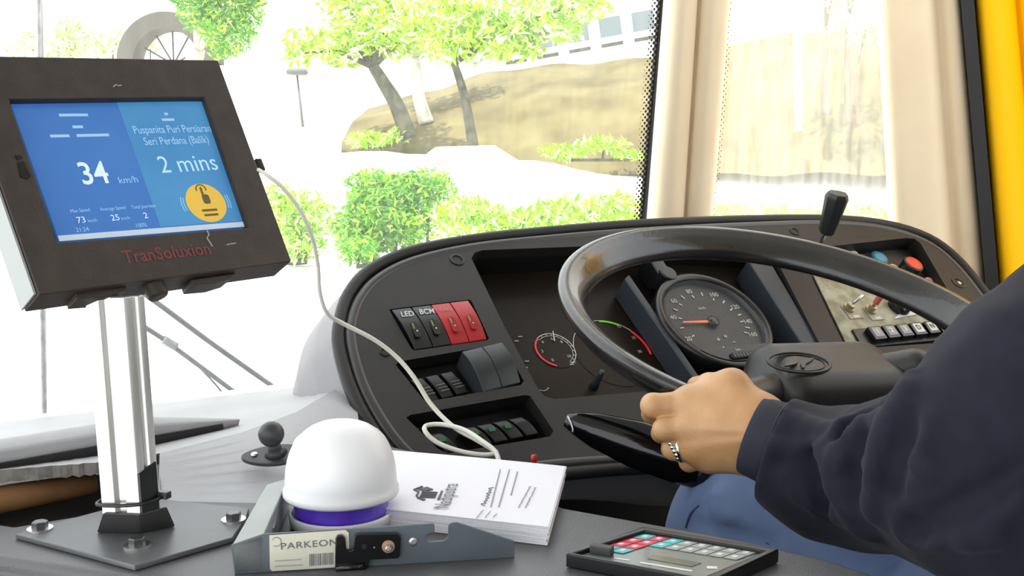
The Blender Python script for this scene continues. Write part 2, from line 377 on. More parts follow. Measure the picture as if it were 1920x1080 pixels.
bush([(880, 405, 21, 75, 38), (960, 420, 21, 80, 30), (1060, 405, 21, 80, 34), (1150, 395, 21, 70, 34), (860, 440, 20, 60, 18)], 2600, .12, LF4, 'low bright hedge just above the instrument hood, left of the dotted glass edge')
bush([(1380, 400, 21, 60, 20), (1480, 405, 21, 70, 18), (1600, 402, 21, 80, 18)], 900, .12, LF4, 'low bright hedge seen through the quarter window above the dashboard')
bush([(690, 262, 33, 45, 16), (750, 252, 33, 30, 14)], 420, .16, LF4, 'small shrub at the foot of the leaning tree')
bush([(1060, 285, 32, 60, 14), (1130, 270, 32, 60, 14), (1180, 290, 32, 50, 10)], 500, .16, LF4, 'thin shrubs along the foot of the brown bank')
bush([(130, 75, 45, 60, 40), (210, 85, 45, 60, 30), (280, 70, 45, 40, 28), (60, 90, 45, 50, 30)], 1500, .2, LF3, 'pale bush row above the top edge of the tablet')
def tree(label, trunk, crown, n, size, lm, bm_, group, rad):
    P = spline([at(*t) for t in trunk], 6); r = np.linspace(rad, rad*.6, len(P))
    e = empty('tree', tuple(P[0]), label, 'tree', group)
    tb = tube(P, r, 10); B = blobs_px(crown)
    for b in B[:5]: tube([P[-1], P[-1]*.5+np.array(b[:3])*.5+np.array([0, 0, .3]), b[:3]], [rad*.4, rad*.25, rad*.1], 6, mb=tb)
    tb.build('trunk', bm_, e, smooth=True); leafy(B, n, size, lm, 'foliage', e)
G = 'trees beyond the road'
tree('leaning grey-brown forked tree standing left of the brown bank', [(768, 262, 33), (745, 200, 33), (722, 160, 33), (700, 125, 33)], [(560, 100, 33, 40, 26), (640, 85, 33, 70, 40), (720, 60, 33, 80, 55), (660, 20, 34, 70, 45), (790, 70, 33, 60, 40), (560, 75, 33, 35, 30), (720, 10, 34, 80, 40)], 1700, .21, LF1, BARK, G, .30)
tree('pale thick-trunked tree standing directly behind the leaning tree', [(800, 232, 37), (785, 180, 37), (778, 110, 37)], [(800, 40, 37, 80, 55), (860, 10, 37, 70, 40), (740, -10, 37, 60, 40)], 900, .2, LF1, BARKP, G, .30)
tree('slim dark straight tree in front of the brown bank with a wide crown', [(892, 305, 29), (880, 230, 29), (868, 170, 29), (852, 120, 29)], [(860, 85, 29, 80, 40), (930, 60, 29, 90, 45), (1000, 35, 29, 80, 45), (1080, 10, 29, 80, 35), (960, 95, 29, 70, 18), (880, 20, 29, 90, 40), (1050, 60, 29, 60, 22)], 2100, .19, LF1, BARK, G, .17)
tree('dense dark green tree crown hanging above the tablet', [(350, 190, 30), (360, 130, 30), (372, 90, 30)], [(380, 25, 26, 50, 40), (430, 60, 26, 55, 45), (460, 10, 26, 40, 50), (360, -20, 26, 60, 40), (440, -30, 26, 70, 50), (415, 95, 26, 30, 18)], 4200, .10, LF2, BARKP, G, .35)
for i, (x, y0, y1, d, r, s) in enumerate([(1545, 215, 50, 31, .16, 'middle'), (1588, 232, 40, 31, .12, 'right-hand'), (1606, 236, 120, 30, .07, 'thin rightmost')]):
    tree(s+' trunk of the trees seen through the quarter window', [(x+4, y0, d), (x, (y0+y1)/2, d), (x+3, y1, d)], [(x, y1-60, d, 60, 40), (x+30, y1-90, d, 60, 40)], 260, .16, LF3, mat('dusty brown bark', (.16, .13, .10), .9), G, r)
# lamp post, white post
c0 = at(568, 238, 31); c1 = at(557, 140, 31)
e = empty('street_lamp', tuple(c0), 'thin street lamp with a flat mushroom head right of the tablet', 'street lamp')
tube([c0, c0*.5+c1*.5, c1], [.045, .035, .03], 8).build('pole', mat('grey lamp paint', (.10, .11, .10), .6), e, smooth=True)
lathe(Fr(c1, (1, 0, 0), (0, 1, 0)), (0, 0), [(.05, -.02), (.30, .0), (.34, .08), (.28, .16), (.05, .2)], 20).build('lamp_head', mat('grey lamp paint', (.25, .27, .25)), e, smooth=True)
c0 = at(1497, 245, 29); c1 = at(1492, -60, 29)
o = tube([c0, c1], [.12, .11], 10).build('post', mat('white post paint', (.8, .8, .78), .5), smooth=True); tag(o, 'tall white post seen through the quarter window', 'post')
# white wall with railings on the bank
e0 = at(935, 152, 42); e1 = at(1330, 84, 40)
WF = Fr(e0, e1-e0, (0, 0, 1)); L = np.linalg.norm(e1-e0)
e = empty('boundary_wall', tuple(e0), 'white boundary wall with grey-capped openings on top of the bank', 'wall')
WW = mat('white wall paint', (.8, .82, .82), .7); GC = mat('grey wall cap', (.05, .055, .05), .7)
box(WF, 0, L, -.5, .6, -.1, .1).build('lower_wall', WW, e)
for i in range(7): box(WF, i*L/6.5, i*L/6.5+.45, .6, 2.4, -.16, .16).build('pillar', WW, e)
for i in range(6): box(WF, i*L/6.5+.45, (i+1)*L/6.5, .60, .72, -.2, .2).build('cap', GC, e)
for i in range(6): box(WF, i*L/6.5+.45, (i+1)*L/6.5, 1.0, 1.75, -.05, .05).build('railing_panel', mat('pale blue panel', (.13, .17, .19), .7), e)
box(WF, -.2, L+.2, 2.3, 2.6, -.2, .2).build('top_beam', WW, e)
# arched shelter, upper left
AF = Fr(at(330, 108, 40), RT, (0, 0, 1)); e = empty('arched_shelter', tuple(AF.O), 'grey arched shelter with radiating bars under the dark green tree', 'shelter')
SG = mat('shadowed shelter grey', (.075, .07, .06), .8)  # shadow tone put into the shelter's colour
arcband(AF, (0, -.3), 1.9, .62, 0, math.pi, 0, 1.2).build('arch_roof', SG, e)
for k in range(1, 6):
    a = math.pi*k/6; MBb = tube([AF.p(.15*math.cos(a), -.3+.15*math.sin(a), .3), AF.p(1.3*math.cos(a), -.3+1.3*math.sin(a), .3)], .035, 6); MBb.build('bar', SG, e)
box(AF, 1.2, 1.7, -1.3, -.3, .2, .8).build('side_post', SG, e); box(AF, -1.7, -1.2, -1.3, -.3, .2, .8).build('side_post', SG, e)
# white car
CF = Fr(at(890, 378, 25), nrm(np.array([RT[0], RT[1], 0])), (0, 0, 1)); e = empty('car', tuple(CF.O), 'white parked car behind the low hedge, below the brown bank', 'car')
CARW = mat('white car paint', (.8, .8, .8), .25, coat=.5)
prof = [(-2.1, .25), (-2.1, .75), (-1.5, .85), (-.9, 1.32), (.5, 1.36), (1.2, .92), (1.95, .8), (2.1, .5), (2.05, .25)]
prism(CF, prof, -.8, .8).build('body', CARW, e, bevel=.06)
prism(CF, [(-1.3, .88), (-.85, 1.26), (-.2, 1.29), (-.2, .9)], .79, .82).build('side_window', mat('overexposed car glass', (.6, .63, .63), .3), e)  # windows whitened in colour to look overexposed
prism(CF, [(-.1, .9), (-.1, 1.29), (.45, 1.29), (1.0, .92)], .79, .82).build('side_window', MATS['overexposed car glass'], e)
for x in (-1.35, 1.3): lathe(Fr(CF.p(x, .3, .7), CF.X, CF.Y), (0, 0), [(.05, -.1), (.32, -.1), (.33, 0), (.32, .13), (.18, .14), (.05, .12)], 24).build('wheel', mat('sunlit grey wheel', (.45, .45, .45), .5), e)  # wheels paled in colour for the same overexposed look

# ================================================================== cab shell
# windscreen plane leans back towards its top
WS = Fr((0, 1.40, 1.10), (1, 0, 0), nrm((0, -.2, 1)))
def plate(fr, px, z0, z1, name, m, **k): return prism(fr, fr.poly(px), z0, z1).build(name, m, **k)
xr_t = WS.uv(1240, 0)[0]; xr_b = WS.uv(1203, 430)[0]
yt, yb = 1.3, -.36
def wsx(y):  # right edge of the glass along height
    a = WS.uv(1240, 0); b = WS.uv(1203, 430); t = (y-b[1])/(a[1]-b[1]); return b[0]+(a[0]-b[0])*t
o = prism(WS, [(-1.25, yb), (wsx(yb), yb), (wsx(yt), yt), (-1.25, yt)], -.006, 0).build('window_1', GLS); tag(o, kind='structure')
def frit(name, fr, a, b, w, n, flip=1):
    a = np.array(a); b = np.array(b); d = nrm(b-a); s = np.array([-d[1], d[0]])*flip
    V = [fr.p(*(a+s*w), .0006), fr.p(*a, .0006), fr.p(*b, .0006), fr.p(*(b+s*w), .0006)]
    Lm = np.linalg.norm(b-a); cell = w/4.0*math.sqrt(2)/1.0
    me = bpy.data.meshes.new(name); org = V[0]; me.from_pydata([tuple(np.array(p)-org) for p in V], [], [(0, 1, 2, 3)])
    uv = me.uv_layers.new(); q = n; vv = Lm/w*n
    for l, c in zip(range(4), [(0, 0), (q, 0), (q, vv), (0, vv)]): uv.data[l].uv = c
    me.materials.append(FRIT); o = bpy.data.objects.new(name, me); COL.objects.link(o); o.location = org; tag(o, kind='structure'); return o
frit('trim_9', WS, (wsx(yb), yb), (wsx(yt), yt), .024, 3.4)
sec = [(wsx(yb)-.0, yb), (wsx(yt)-.0, yt), (wsx(yt)+.018, yt), (wsx(yb)+.018, yb)]
o = prism(WS, sec, -.012, .014).build('trim_1', RUB, bevel=.004); tag(o, kind='structure')
# corner pillar (two rounded covers with a groove), swept along the rake
def ptop(px0, px1, fr_d):  # line through two picture points at given depths
    return at(*px0, fr_d[0]), at(*px1, fr_d[1])
def pillar(name, edges, m, ext=(-.55, 1.9)):
    """edges: list of (top point, bottom point); section runs over them"""
    V = []; n = len(edges)
    for t in np.linspace(ext[0], ext[1], 8):
        for a, b in edges: V.append(b+(a-b)*t)
    Fc = []
    for i in range(7):
        for k in range(n): l = (k+1) % n; Fc.append((i*n+k, i*n+l, (i+1)*n+l, (i+1)*n+k))
    Fc += [tuple(range(n)), tuple(range(7*n, 8*n))]
    o = MB().add(V, Fc).build(name, m, smooth=False); tag(o, kind='structure'); return o
ed = []
DT = project(WS.hit(1240, 0))[2]-1.80; DB_ = project(WS.hit(1205, 415))[2]-1.80
for xt, xb, dt, db in ((1244, 1212, 1.795, 1.80), (1246, 1214, 1.74, 1.755), (1262, 1230, 1.705, 1.72), (1285, 1256, 1.70, 1.715), (1303, 1277, 1.72, 1.735), (1311, 1284, 1.745, 1.76), (1318, 1290, 1.735, 1.75), (1340, 1310, 1.73, 1.745), (1362, 1330, 1.75, 1.765), (1370, 1337, 1.79, 1.80), (1366, 1333, 1.90, 1.90), (1250, 1215, 1.90, 1.90)):
    ed.append((at(xt, 0, dt+DT-.012), at(xb, 415, db+DB_-.012)))
ed2 = []
P = np.array([[np.r_[a, b]] for a, b in ed])[:, 0]
S = spline(P[:10], 4); ed = [(s[:3], s[3:]) for s in S]+ed[10:]
o = pillar('trim_2', ed, CREAM); o.data.polygons.foreach_set('use_smooth', [True]*len(o.data.polygons))
# quarter window on a chamfered corner
qa, qb = np.array([1.285, 1.365, 1.1]), np.array([1.56, 1.165, 1.1])
QW = Fr(qa, qb-qa, nrm(np.array([-.02, -.12, 1])))
def qx(px, py): return QW.uv(px, py)
l0, l1, r0, r1 = qx(1366, 0), qx(1333, 415), qx(1640, 0), qx(1668, 415)
def ext2(a, b, t): return b+(a-b)*t
qpoly = [ext2(l0, l1, -.7), ext2(r0, r1, -.7), ext2(r0, r1, 2.6), ext2(l0, l1, 2.6)]
o = prism(QW, qpoly, -.006, 0).build('window_2', GLS2); tag(o, kind='structure')
frit('trim_10', QW, tuple(qpoly[3]), tuple(qpoly[0]), .0085, 1.2, flip=1)
# wide cream pillar right of the quarter window
ed = []
for xt, xb, dt, db in ((1642, 1670, 1.96, 1.955), (1648, 1676, 1.90, 1.90), (1665, 1692, 1.875, 1.875), (1700, 1728, 1.87, 1.87), (1738, 1768, 1.87, 1.87), (1748, 1782, 1.885, 1.885), (1758, 1792, 1.90, 1.90), (1775, 1812, 1.885, 1.885), (1795, 1836, 1.88, 1.88), (1803, 1846, 1.91, 1.91), (1803, 1846, 2.05, 2.05), (1644, 1672, 2.05, 2.05)):
    ed.append((at(xt, 0, dt), at(xb, 480, db)))
P = np.array([np.r_[a, b] for a, b in ed]); S = spline(P[:10], 4); ed = [(s[:3], s[3:]) for s in S]+ed[10:]
o = pillar('trim_3', ed, CREAM); o.data.polygons.foreach_set('use_smooth', [True]*len(o.data.polygons))
ed = [(at(1801, 0, 1.86), at(1843, 480, 1.86)), (at(1826, 0, 1.85), at(1868, 480, 1.85)), (at(1828, 0, 1.98), at(1870, 480, 1.98)), (at(1801, 0, 1.98), at(1843, 480, 1.98))]
pillar('trim_4', ed, RUB)
# yellow door panel with soft folds, right edge
ed = []
for xt, xb, d in ((1824, 1864, 1.93), (1832, 1872, 1.875), (1850, 1890, 1.86), (1875, 1915, 1.86), (1895, 1937, 1.87), (1908, 1950, 1.89), (1922, 1964, 1.87), (1990, 2030, 1.84), (2080, 2120, 1.80), (2300, 2340, 1.70), (2320, 2360, 1.9), (1824, 1864, 2.06)):
    ed.append((at(xt, 0, d), at(xb, 480, d)))
P = np.array([np.r_[a, b] for a, b in ed]); S = spline(P[:10], 4); ed = [(s[:3], s[3:]) for s in S]+ed[10:]
o = pillar('door_1', ed, YEL); o.data.polygons.foreach_set('use_smooth', [True]*len(o.data.polygons))
# floor, platform, roof, side and back walls of the cab
def sbox(name, x0, x1, y0, y1, z0, z1, m, **k):
    o = box(Fr((0, 0, 0), (1, 0, 0), (0, 1, 0)), x0, x1, y0, y1, z0, z1).build(name, m, **k); tag(o, kind='structure'); return o
GREY = mat('pale grey cab lining', (.42, .42, .41), .6)
sbox('floor', -1.25, 1.62, -2.6, 1.44, -.38, -.3, FLOORM)
sbox('floor_driver_platform', .48, 1.60, -.35, 1.36, -.3, .12, FLOORM)
sbox('ceiling', -1.3, 1.66, -2.6, 1.10, 2.12, 2.2, GREY)
sbox('wall_right', 1.58, 1.64, -2.6, .78, -.3, 1.05, CREAM); 
sbox('wall_right_upper', 1.58, 1.64, -2.6, .3, 1.85, 2.12, CREAM)
sbox('wall_back', -1.25, 1.6, -2.62, -2.56, -.3, 2.12, GREY)
sbox('wall_front', -1.25, 1.22, 1.47, 1.52, -.6, .74, GREY)

# ================================================================== dash shelf, console
ZC = .864; CF2 = Fr((0, 0, ZC), (1, 0, 0), (0, 1, 0))
def C2(px, py, z=ZC): return atz(px, py, z)[:2]
near = [C2(-420, 985), C2(0, 1046), C2(250, 1083), C2(700, 1150), C2(1300, 1230)]
right = [C2(1750, 1110), C2(1550, 1046), C2(1400, 1012), C2(1250, 984), C2(1150, 966), C2(1060, 950), C2(1000, 925)]
back = [np.array([.452, .72]), np.array([.395, .862]), C2(545, 940), C2(300, 935), C2(192, 957), C2(30, 984), C2(-420, 1030)+np.array([0, .16])]
e = empty('console', (.1, .5, -.3), 'dark grey vinyl console top beside the driver, carrying the stand and the bracket', 'console')
prism(CF2, near+right+back, -.03, 0).build('worktop', CONS, e, bevel=.006, seg=3)
rim = [np.array([*p, ZC-.012]) for p in [near[0], near[1], near[2], near[3]]]
tube([p+np.array([0.01, -.008, 0]) for p in rim], .004, 8).build('piping', CONS, e, smooth=True)
tube([p+np.array([0.013, -.012, -.012]) for p in rim], .0035, 8).build('piping', CONS, e, smooth=True)
prism(CF2, [p*np.array([1, 1])+np.array([.0, .012]) for p in near[:4]]+[p-np.array([.02, 0]) for p in right[1:]]+[np.array([.44, .9]), C2(300, 935), np.array([-.1, .78])], -1.15, -.03).build('side_panel', BLK, e)
# raised dash shelf with the cracked front edge over the storage hollow
ZS = .89
A1, A2, B1 = atz(310, 937, ZC), atz(545, 955, ZC), atz(300, 832, ZS)
e = empty('dash_shelf', (.1, .9, ZC), 'pale grey dash shelf under the windscreen with a cracked foam edge at the left', 'dash shelf')
SL = Fr(A1, A2-A1, None, nrm(np.cross(A2-A1, B1-A1))); 
if SL.N[2] < 0: SL = Fr(A1, A2-A1, None, -SL.N)
cx = spline([atz(-400, 925, ZS), atz(0, 882, ZS), atz(190, 866, ZS), atz(300, 850, ZS)], 14)
crest = list(cx)
for i, p in enumerate(crest): p += np.array([0, .0010*math.sin(i*2.3)+rng.uniform(-.001, .001), 0])
# shelf top polygon from crest to windscreen base
V = []; Fc = []; fr_edge = crest+[B1+np.array([.07, 0, 0]), B1+np.array([.14, .05, 0]), B1+np.array([.25, .17, 0])]
def base_pt(x): return np.array([x, 1.44, .800])
n = len(fr_edge)
xs = np.linspace(-1.2, 1.15, n); xs = np.array([p[0]*1.35-.06 for p in fr_edge]); xs[-1] = .60; xs[0] = -1.2
cols = 10
for j in range(cols+1):
    t = j/cols
    for i in range(n):
        p = fr_edge[i]*(1-t)+base_pt(xs[i])*t; V.append(p)
for j in range(cols):
    for i in range(n-1): Fc.append((j*n+i, j*n+i+1, (j+1)*n+i+1, (j+1)*n+i))
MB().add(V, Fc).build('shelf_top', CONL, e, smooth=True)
V = [p.copy() for p in crest]+[p+np.array([0, .0012*math.sin(i*1.7), -.010+.0008*math.sin(i*3.1)]) for i, p in enumerate(crest)]; m = len(crest)
MB().add(V, [(i, i+1, i+1+m, i+m) for i in range(m-1)]).build('foam_edge', FOAM, e); bpy.data.objects['foam_edge']['label'] = 'cracked crumbling grey foam edge'
# sloping front part, right of the stand
c_ = crest[-1]; D1 = C2(300, 935)
V = [np.array([*C2(296, 937), ZC-.002]), np.array([*C2(545, 957), ZC-.002]), np.array([*C2(575, 957), ZC-.002]), np.array([.36, .83, ZC-.002]),
     c_, B1+np.array([.07, .0, 0]), B1+np.array([.14, .05, 0]), B1+np.array([.25, .17, 0])]
V2 = []; k = 8
for j in range(k+1):
    t = j/k; s = t*t*(3-2*t)*.5+t*.5
    for i in range(4): p = V[i]*(1-t)+V[i+4]*t; p[2] = V[i][2]*(1-s)+V[i+4][2]*s; V2.append(p)
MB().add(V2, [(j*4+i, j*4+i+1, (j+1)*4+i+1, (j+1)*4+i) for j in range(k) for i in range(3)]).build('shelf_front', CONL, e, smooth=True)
MB().add([np.array([*D1, ZC]), c_, c_-np.array([0, 0, .15]), np.array([*D1, ZC-.15])], [(0, 1, 2, 3)]).build('end_web', BLK, e)
HB = Fr((0, 0, 0), (1, 0, 0), (0, 1, 0))
prism(HB, [C2(-420, 1000), C2(296, 937), C2(296, 937)+np.array([0.02, .14]), np.array([-.5, 1.0])], .836, .8505).build('hollow_floor', BLK, e)
# windscreen-base strip, overexposed light put into its white colour
p0, p1 = WS.uv(-300, 880), WS.uv(560, 742)
o = tube([WS.p(-1.2, -.33, .012), WS.p(wsx(-.33), -.30, .012)], .010, 10).build('trim_5', mat('blown white sealing strip', (.75, .75, .75), .5), smooth=True); tag(o, kind='structure')
# defroster lid lying on the shelf
a, b = atz(-200, 915, ZS+.001), atz(450, 797, ZS-.008)
lf = Fr(a, b-a, (0, 1, .0)); Ln = np.linalg.norm(b-a)
sect = []
lid = MB(); V = []; Fc = []; NS = 24
for i in range(NS+1):
    t = i/NS; c = a+(b-a)*t; w = .052*min(1, (1-t)*3+.02)**.7; h = .014*min(1, (1-t)*3+.12)
    for k in range(10):
        q = k/9; V.append(c+lf.Y*(w*q)+np.array([0, 0, 1])*(h*math.sin(math.pi*min(1, q*.8+.2))*1.0+.004))
    V.append(c+lf.Y*w-np.array([0, 0, .004])); V.append(c+lf.Y*.004-np.array([0, 0, .004]))
for i in range(NS):
    for k in range(12): l = (k+1) % 12; Fc.append((i*12+k, i*12+l, (i+1)*12+l, (i+1)*12+k))
Fc += [tuple(range(12)), tuple(range(NS*12, NS*12+12))]
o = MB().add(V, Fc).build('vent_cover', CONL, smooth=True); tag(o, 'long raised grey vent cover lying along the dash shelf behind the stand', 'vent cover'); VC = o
o = prism(Fr(a, b-a, (0, 1, 0)), [(0, -.001), (Ln-.02, -.001), (Ln-.01, .008), (0, .004)], -.006, .0042).build('vent_gap_shade', BLK2); o.location = Vector(o.location)-VC.location; o.parent = VC  # solid black strip stands for the shade in the gap under the cover
# brown card roll in the hollow
r0, r1 = atz(-150, 968, .863), atz(178, 906, .863)
o = tube([r0, r0*.5+r1*.5+np.array([0, 0, .001]), r1], [.0115, .011, .009], 14).build('cardboard_roll', BROWN, smooth=True); tag(o, 'brown cardboard roll tucked in the dark hollow under the cracked dash edge', 'cardboard roll')

# ball mount
bp = SL.hit(519, 857); n = SL.N
BM = Fr(bp, nrm(RT-n*(RT@n)), None, n)
e = empty('ball_mount', tuple(bp), 'black ball mount on an oval base, left of the white air freshener', 'ball mount')
MG = mat('black powder coat', (.035, .035, .038), .42, bump=.2, bscale=900)
prism(BM, [np.array([.0265*math.cos(t)*(1-.10*math.cos(2*t-math.pi)), .013*math.sin(t)]) for t in np.linspace(0, 2*math.pi, 40, endpoint=False)], 0, .0038).build('base', MG, e, bevel=.001)
lathe(BM, (0, 0), [(.0095, .0038), (.0062, .0065), (.0052, .010), (.0055, .014)], 24).build('neck', MG, e, smooth=True)
ball(BM.p(0, 0, .0235), .0105).build('ball', MG, e, smooth=True)
for s in (-1, 1): lathe(BM, (s*.018, 0), [(.0028, .0038), (.0028, .0050), (.0015, .0054)], 12).build('screw', STEEL, e, smooth=True)

# ================================================================== stand for the tablet
SF = Fr((*C2(250, 988), ZC), nrm((1, -.18, 0)), (0, 1, 0))
e = empty('pole_stand', tuple(SF.O), 'aluminium pole stand bolted to a flat dark plate, holding up the tablet', 'stand')
PLM = mat('dark plate paint', (.105, .108, .115), .38, bump=.2, bscale=600)
PT = Fr((0, 0, ZC), (1, 0, 0), (0, 1, 0))
prism(PT, PT.poly([(28, 1001), (190, 957), (306, 936), (467, 953), (462, 968), (436, 1008), (252, 1061)], .004), .0004, .0042).build('base_plate', PLM, e, bevel=.0008)
for px, py in ((75, 991), (257, 1022), (438, 974), (232, 948)):
    c = atz(px, py, ZC+.005)[:2]
    w = lathe(PT, c, [(.0045, .0042), (.0088, .0042), (.0088, .0056), (.0045, .0058)], 28); wo = w.build('washer', STEEL, e, smooth=False)
    lathe(PT, c, [(.0055, .0057), (.0055, .0100), (.0047, .0105)], 6).build('bolt', mat('dull bolt steel', (.12, .12, .125), .35, metal=.8), wo)
# foot collar: tapered shoe, square plan
fc = C2(254, 986); fx = nrm(np.array([.62, -.785, 0]))  # pole's right face looks toward the camera's right
POL = Fr((*(fc+np.array([0, .004])), ZC+.004), (.985, .17, 0), (0, 1, 0))
wA = .024
def corner(px, py, z): return PT.uv(px, py, z)
zf = .0042
ft = [PT.uv(180, 999, zf), PT.uv(262, 1001, zf), PT.uv(330, 987, zf)]; ft.append(ft[0]+ft[2]-ft[1])
zt = .0225
tt = [PT.uv(192, 962, zt), PT.uv(262, 965, zt), PT.uv(314, 950, zt)]; tt.append(tt[0]+tt[2]-tt[1])
V = [PT.p(*q, zf) for q in ft]+[PT.p(*q, zt) for q in tt]
MB().add(V, [(0, 1, 2, 3), (4, 5, 6, 7), (0, 1, 5, 4), (1, 2, 6, 5), (2, 3, 7, 6), (3, 0, 4, 7)]).build('foot_collar', mat('black collar plastic', (.045, .044, .045), .4), e, bevel=.001)
# pole
zb = zt-.002
bq = [PT.uv(190, 965, zb), PT.uv(264, 968, zb), PT.uv(303, 957, zb)]; bq.append(bq[0]+bq[2]-bq[1])
mid = (bq[0]+bq[2])/2
zz = .172; 
T_ = atz(252, 560, 1.103); shift = np.array([-.0035, .0067])
tq = [mid+(q-mid)*1.0+shift for q in bq]
def polesec(q):
    """closed section with grooves on every face"""
    out = []
    for i in range(4):
        a, b = np.array(q[i]), np.array(q[(i+1) % 4]); d = b-a; L = np.linalg.norm(d); inn = nrm(mid-(a+b)/2)
        out += [a+d*.04, a+d*.36, a+d*.38+inn*.0035, a+d*.62+inn*.0035, a+d*.64, a+d*.96]
    return out
s0 = polesec(bq); k = len(s0)
V = [PT.p(*p, zb) for p in s0]+[PT.p(*(p+shift), zz) for p in s0]
MB().add(V, [(i, (i+1) % k, (i+1) % k+k, i+k) for i in range(k)]+[tuple(range(k)), tuple(range(k, 2*k))]).build('pole', ALU, e, bevel=.0008, seg=2)
# black tape on the right face and a zip tie around the foot
def pf(face, s, z, out):
    q = [p+shift*(z/zz) for p in bq]; a, b = q[face], q[(face+1) % 4]; d = b-a; nn = -nrm(mid-(a+b)/2)
    return PT.p(*(a+d*s+nn*out), z)
mbt = MB()
for (f0, s0_, f1, s1_) in ((1, -.02, 1, .80),):
    V = [pf(1, s0_, .022, .0005), pf(1, s1_, .022, .0005), pf(1, s1_, .056, .0005), pf(1, s0_, .050, .0005), pf(1, s0_, .022, .0022), pf(1, s1_, .022, .0022), pf(1, s1_, .056, .0022), pf(1, s0_, .050, .0022)]
    mbt.add(V, [(0, 1, 2, 3), (4, 5, 6, 7), (0, 1, 5, 4), (1, 2, 6, 5), (2, 3, 7, 6), (3, 0, 4, 7)])
mbt.build('black_tape', BLK2, e)
z = .0275; loop = [PT.p(*((mid+(q-mid)*1.10)+shift*(z/zz)), z+dz) for q, dz in zip(bq, (0, .0015, .004, .003))]
tube(spline(loop, 5, True), .0013, 8, closed=True).build('cable_tie', BLK2, e, smooth=True)
box(Fr(loop[2], fx, (0, 0, 1)), -.002, .006, -.002, .003, -.002, .004).build('tie_head', BLK2, e, bevel=.0006)
# ================================================================== tablet in its metal enclosure
TS = .80/.9
tX = nrm((.9606, .2753, .0383)); tY = nrm((-.1669, .4610, .8716)); tO = at(243.0, 314.5, .735)
TF = Fr(tO, tX, tY)
e = empty('tablet_enclosure', tuple(TF.p(0, -.1, -.02)), 'tablet in a dark brown metal enclosure on the pole stand, with blue screen', 'tablet')
o4 = TF.poly([(-83, 103), (409, 112), (547, 490), (73, 553)])
i4 = TF.poly([(17, 186), (384, 182), (468, 426), (108, 454)])
prism(TF, o4, -.028, 0, holes=[i4]).build('housing', BRK, e, bevel=.0012)
lf4 = TF.poly([(73, 553), (-83, 103)])
# left flank, lighter grey than the brown housing
a, b = lf4; nn = nrm(np.array([-(b-a)[1], (b-a)[0]]));  nn = nn if nn[0] < 0 else -nn
prism(TF, [a+nn*.0005+(b-a)*.01, b+nn*.0005, b+nn*.002, a+nn*.002+(b-a)*.01], -.028, -.002).build('side_flank', mat('light grey enclosure flank', (.33, .35, .35), .5), e)
# back cover
prism(TF, [q*.98 for q in o4], -.031, -.028).build('back_cover', BRK, e)
def scr(u, v):  # screen coordinates, u right 0..1, v down 0..1
    a, b, c, d = [np.array(x) for x in SCR]; return (a*(1-u)+b*u)*(1-v)+(d*(1-u)+c*u)*v
SCR = TF.poly([(20, 191), (385, 190), (467, 424), (112, 452)], -.006)
ang = math.atan2(*(SCR[1]-SCR[0])[::-1])
S_D = mat('screen royal blue', (.026, .10, .30), .25, emit=.50, col2=(.032, .12, .33), nscale=9)
S_L = mat('screen light blue', (.032, .145, .31), .25, emit=.52, col2=(.045, .18, .36), nscale=12)
S_W = mat('screen white', (.55, .66, .72), .3, emit=.30)
S_T = mat('screen dim text', (.22, .38, .55), .3, emit=.42)
S_Y = mat('screen amber', (.55, .36, .05), .3, emit=.35)
S_B = mat('screen icon brown', (.10, .08, .03), .3, emit=.2)
gr = [scr(0, 0), scr(1, 0), scr(1, 1), scr(0, 1)]
so = prism(TF, gr, -.0095, -.0065).build('screen', S_D, e)
prism(TF, [scr(.508, .0), scr(.995, .0), scr(.995, .955), scr(.508, .955)], -.0064, -.0062).build('route_pane', S_L, so)
prism(TF, [scr(0, .962), scr(1, .962), scr(1, 1), scr(0, 1)], -.0064, -.0061).build('task_bar', mat('screen grey bar', (.32, .38, .45), .3, emit=.5), so)
H = np.linalg.norm(SCR[3]-SCR[0])
def st(s, u, v, h, m=S_W, **k):
    q = scr(u, v); return text('screen_text', s, TF, q[0], q[1], h*H, m, so, z=-.0060, ang=ang, **k)
st('34', .265, .545, .165, bold=.012, wx=.86); st('km/h', .425, .60, .050, S_T)
st('2 mins', .775, .500, .135, mat('screen pale text', (.34, .54, .64), .3, emit=.35), wx=.92)
st('Puspanita Puri Persiaran', .757, .225, .062, S_T, wx=.72, bold=.006); st('Seri Perdana (Balik)', .757, .315, .062, S_T, wx=.74, bold=.006)
for u, v, w in ((.27, .10, .14), (.27, .19, .05), (.17, .255, .09), (.33, .255, .16), (.75, .145, .07), (.75, .10, .02)):
    prism(TF, [scr(u-w/2, v-.010), scr(u+w/2, v-.010), scr(u+w/2, v+.010), scr(u-w/2, v+.010)], -.0064, -.0061).build('screen_line', S_T, so)
st('TranSolute Live', .27, .10, .032, S_W, wx=.8) if False else None
for u, s in ((.14, 'Max Speed'), (.30, 'Average Speed'), (.455, 'Total Journeys')): st(s, u, .80, .026, S_T, wx=.8)
for u, s in ((.13, '73'), (.295, '25'), (.45, '2')): st(s, u, .868, .044, S_W)
st('km/h', .182, .876, .022, S_T); st('km/h', .345, .876, .022, S_T)
st('21:24', .12, .935, .03, S_T, wx=.9); st('100%', .41, .935, .03, S_T, wx=.9)
q = scr(.80, .80); Rb = .108*np.linalg.norm(SCR[1]-SCR[0])
yb_ = lathe(TF, q, [(Rb, -.0063), (Rb, -.0060)], 40).build('round_button', S_Y, so)
mbh = prism(TF, rrect(q+np.array([.001, .003]), .006, .008, .002), -.0059, -.0057); mbh.build('hand_icon', S_B, so)
prism(TF, rrect(q+np.array([-.0005, .0095]), .0018, .008, .0008), -.0059, -.0057).build('finger_icon', S_B, so)
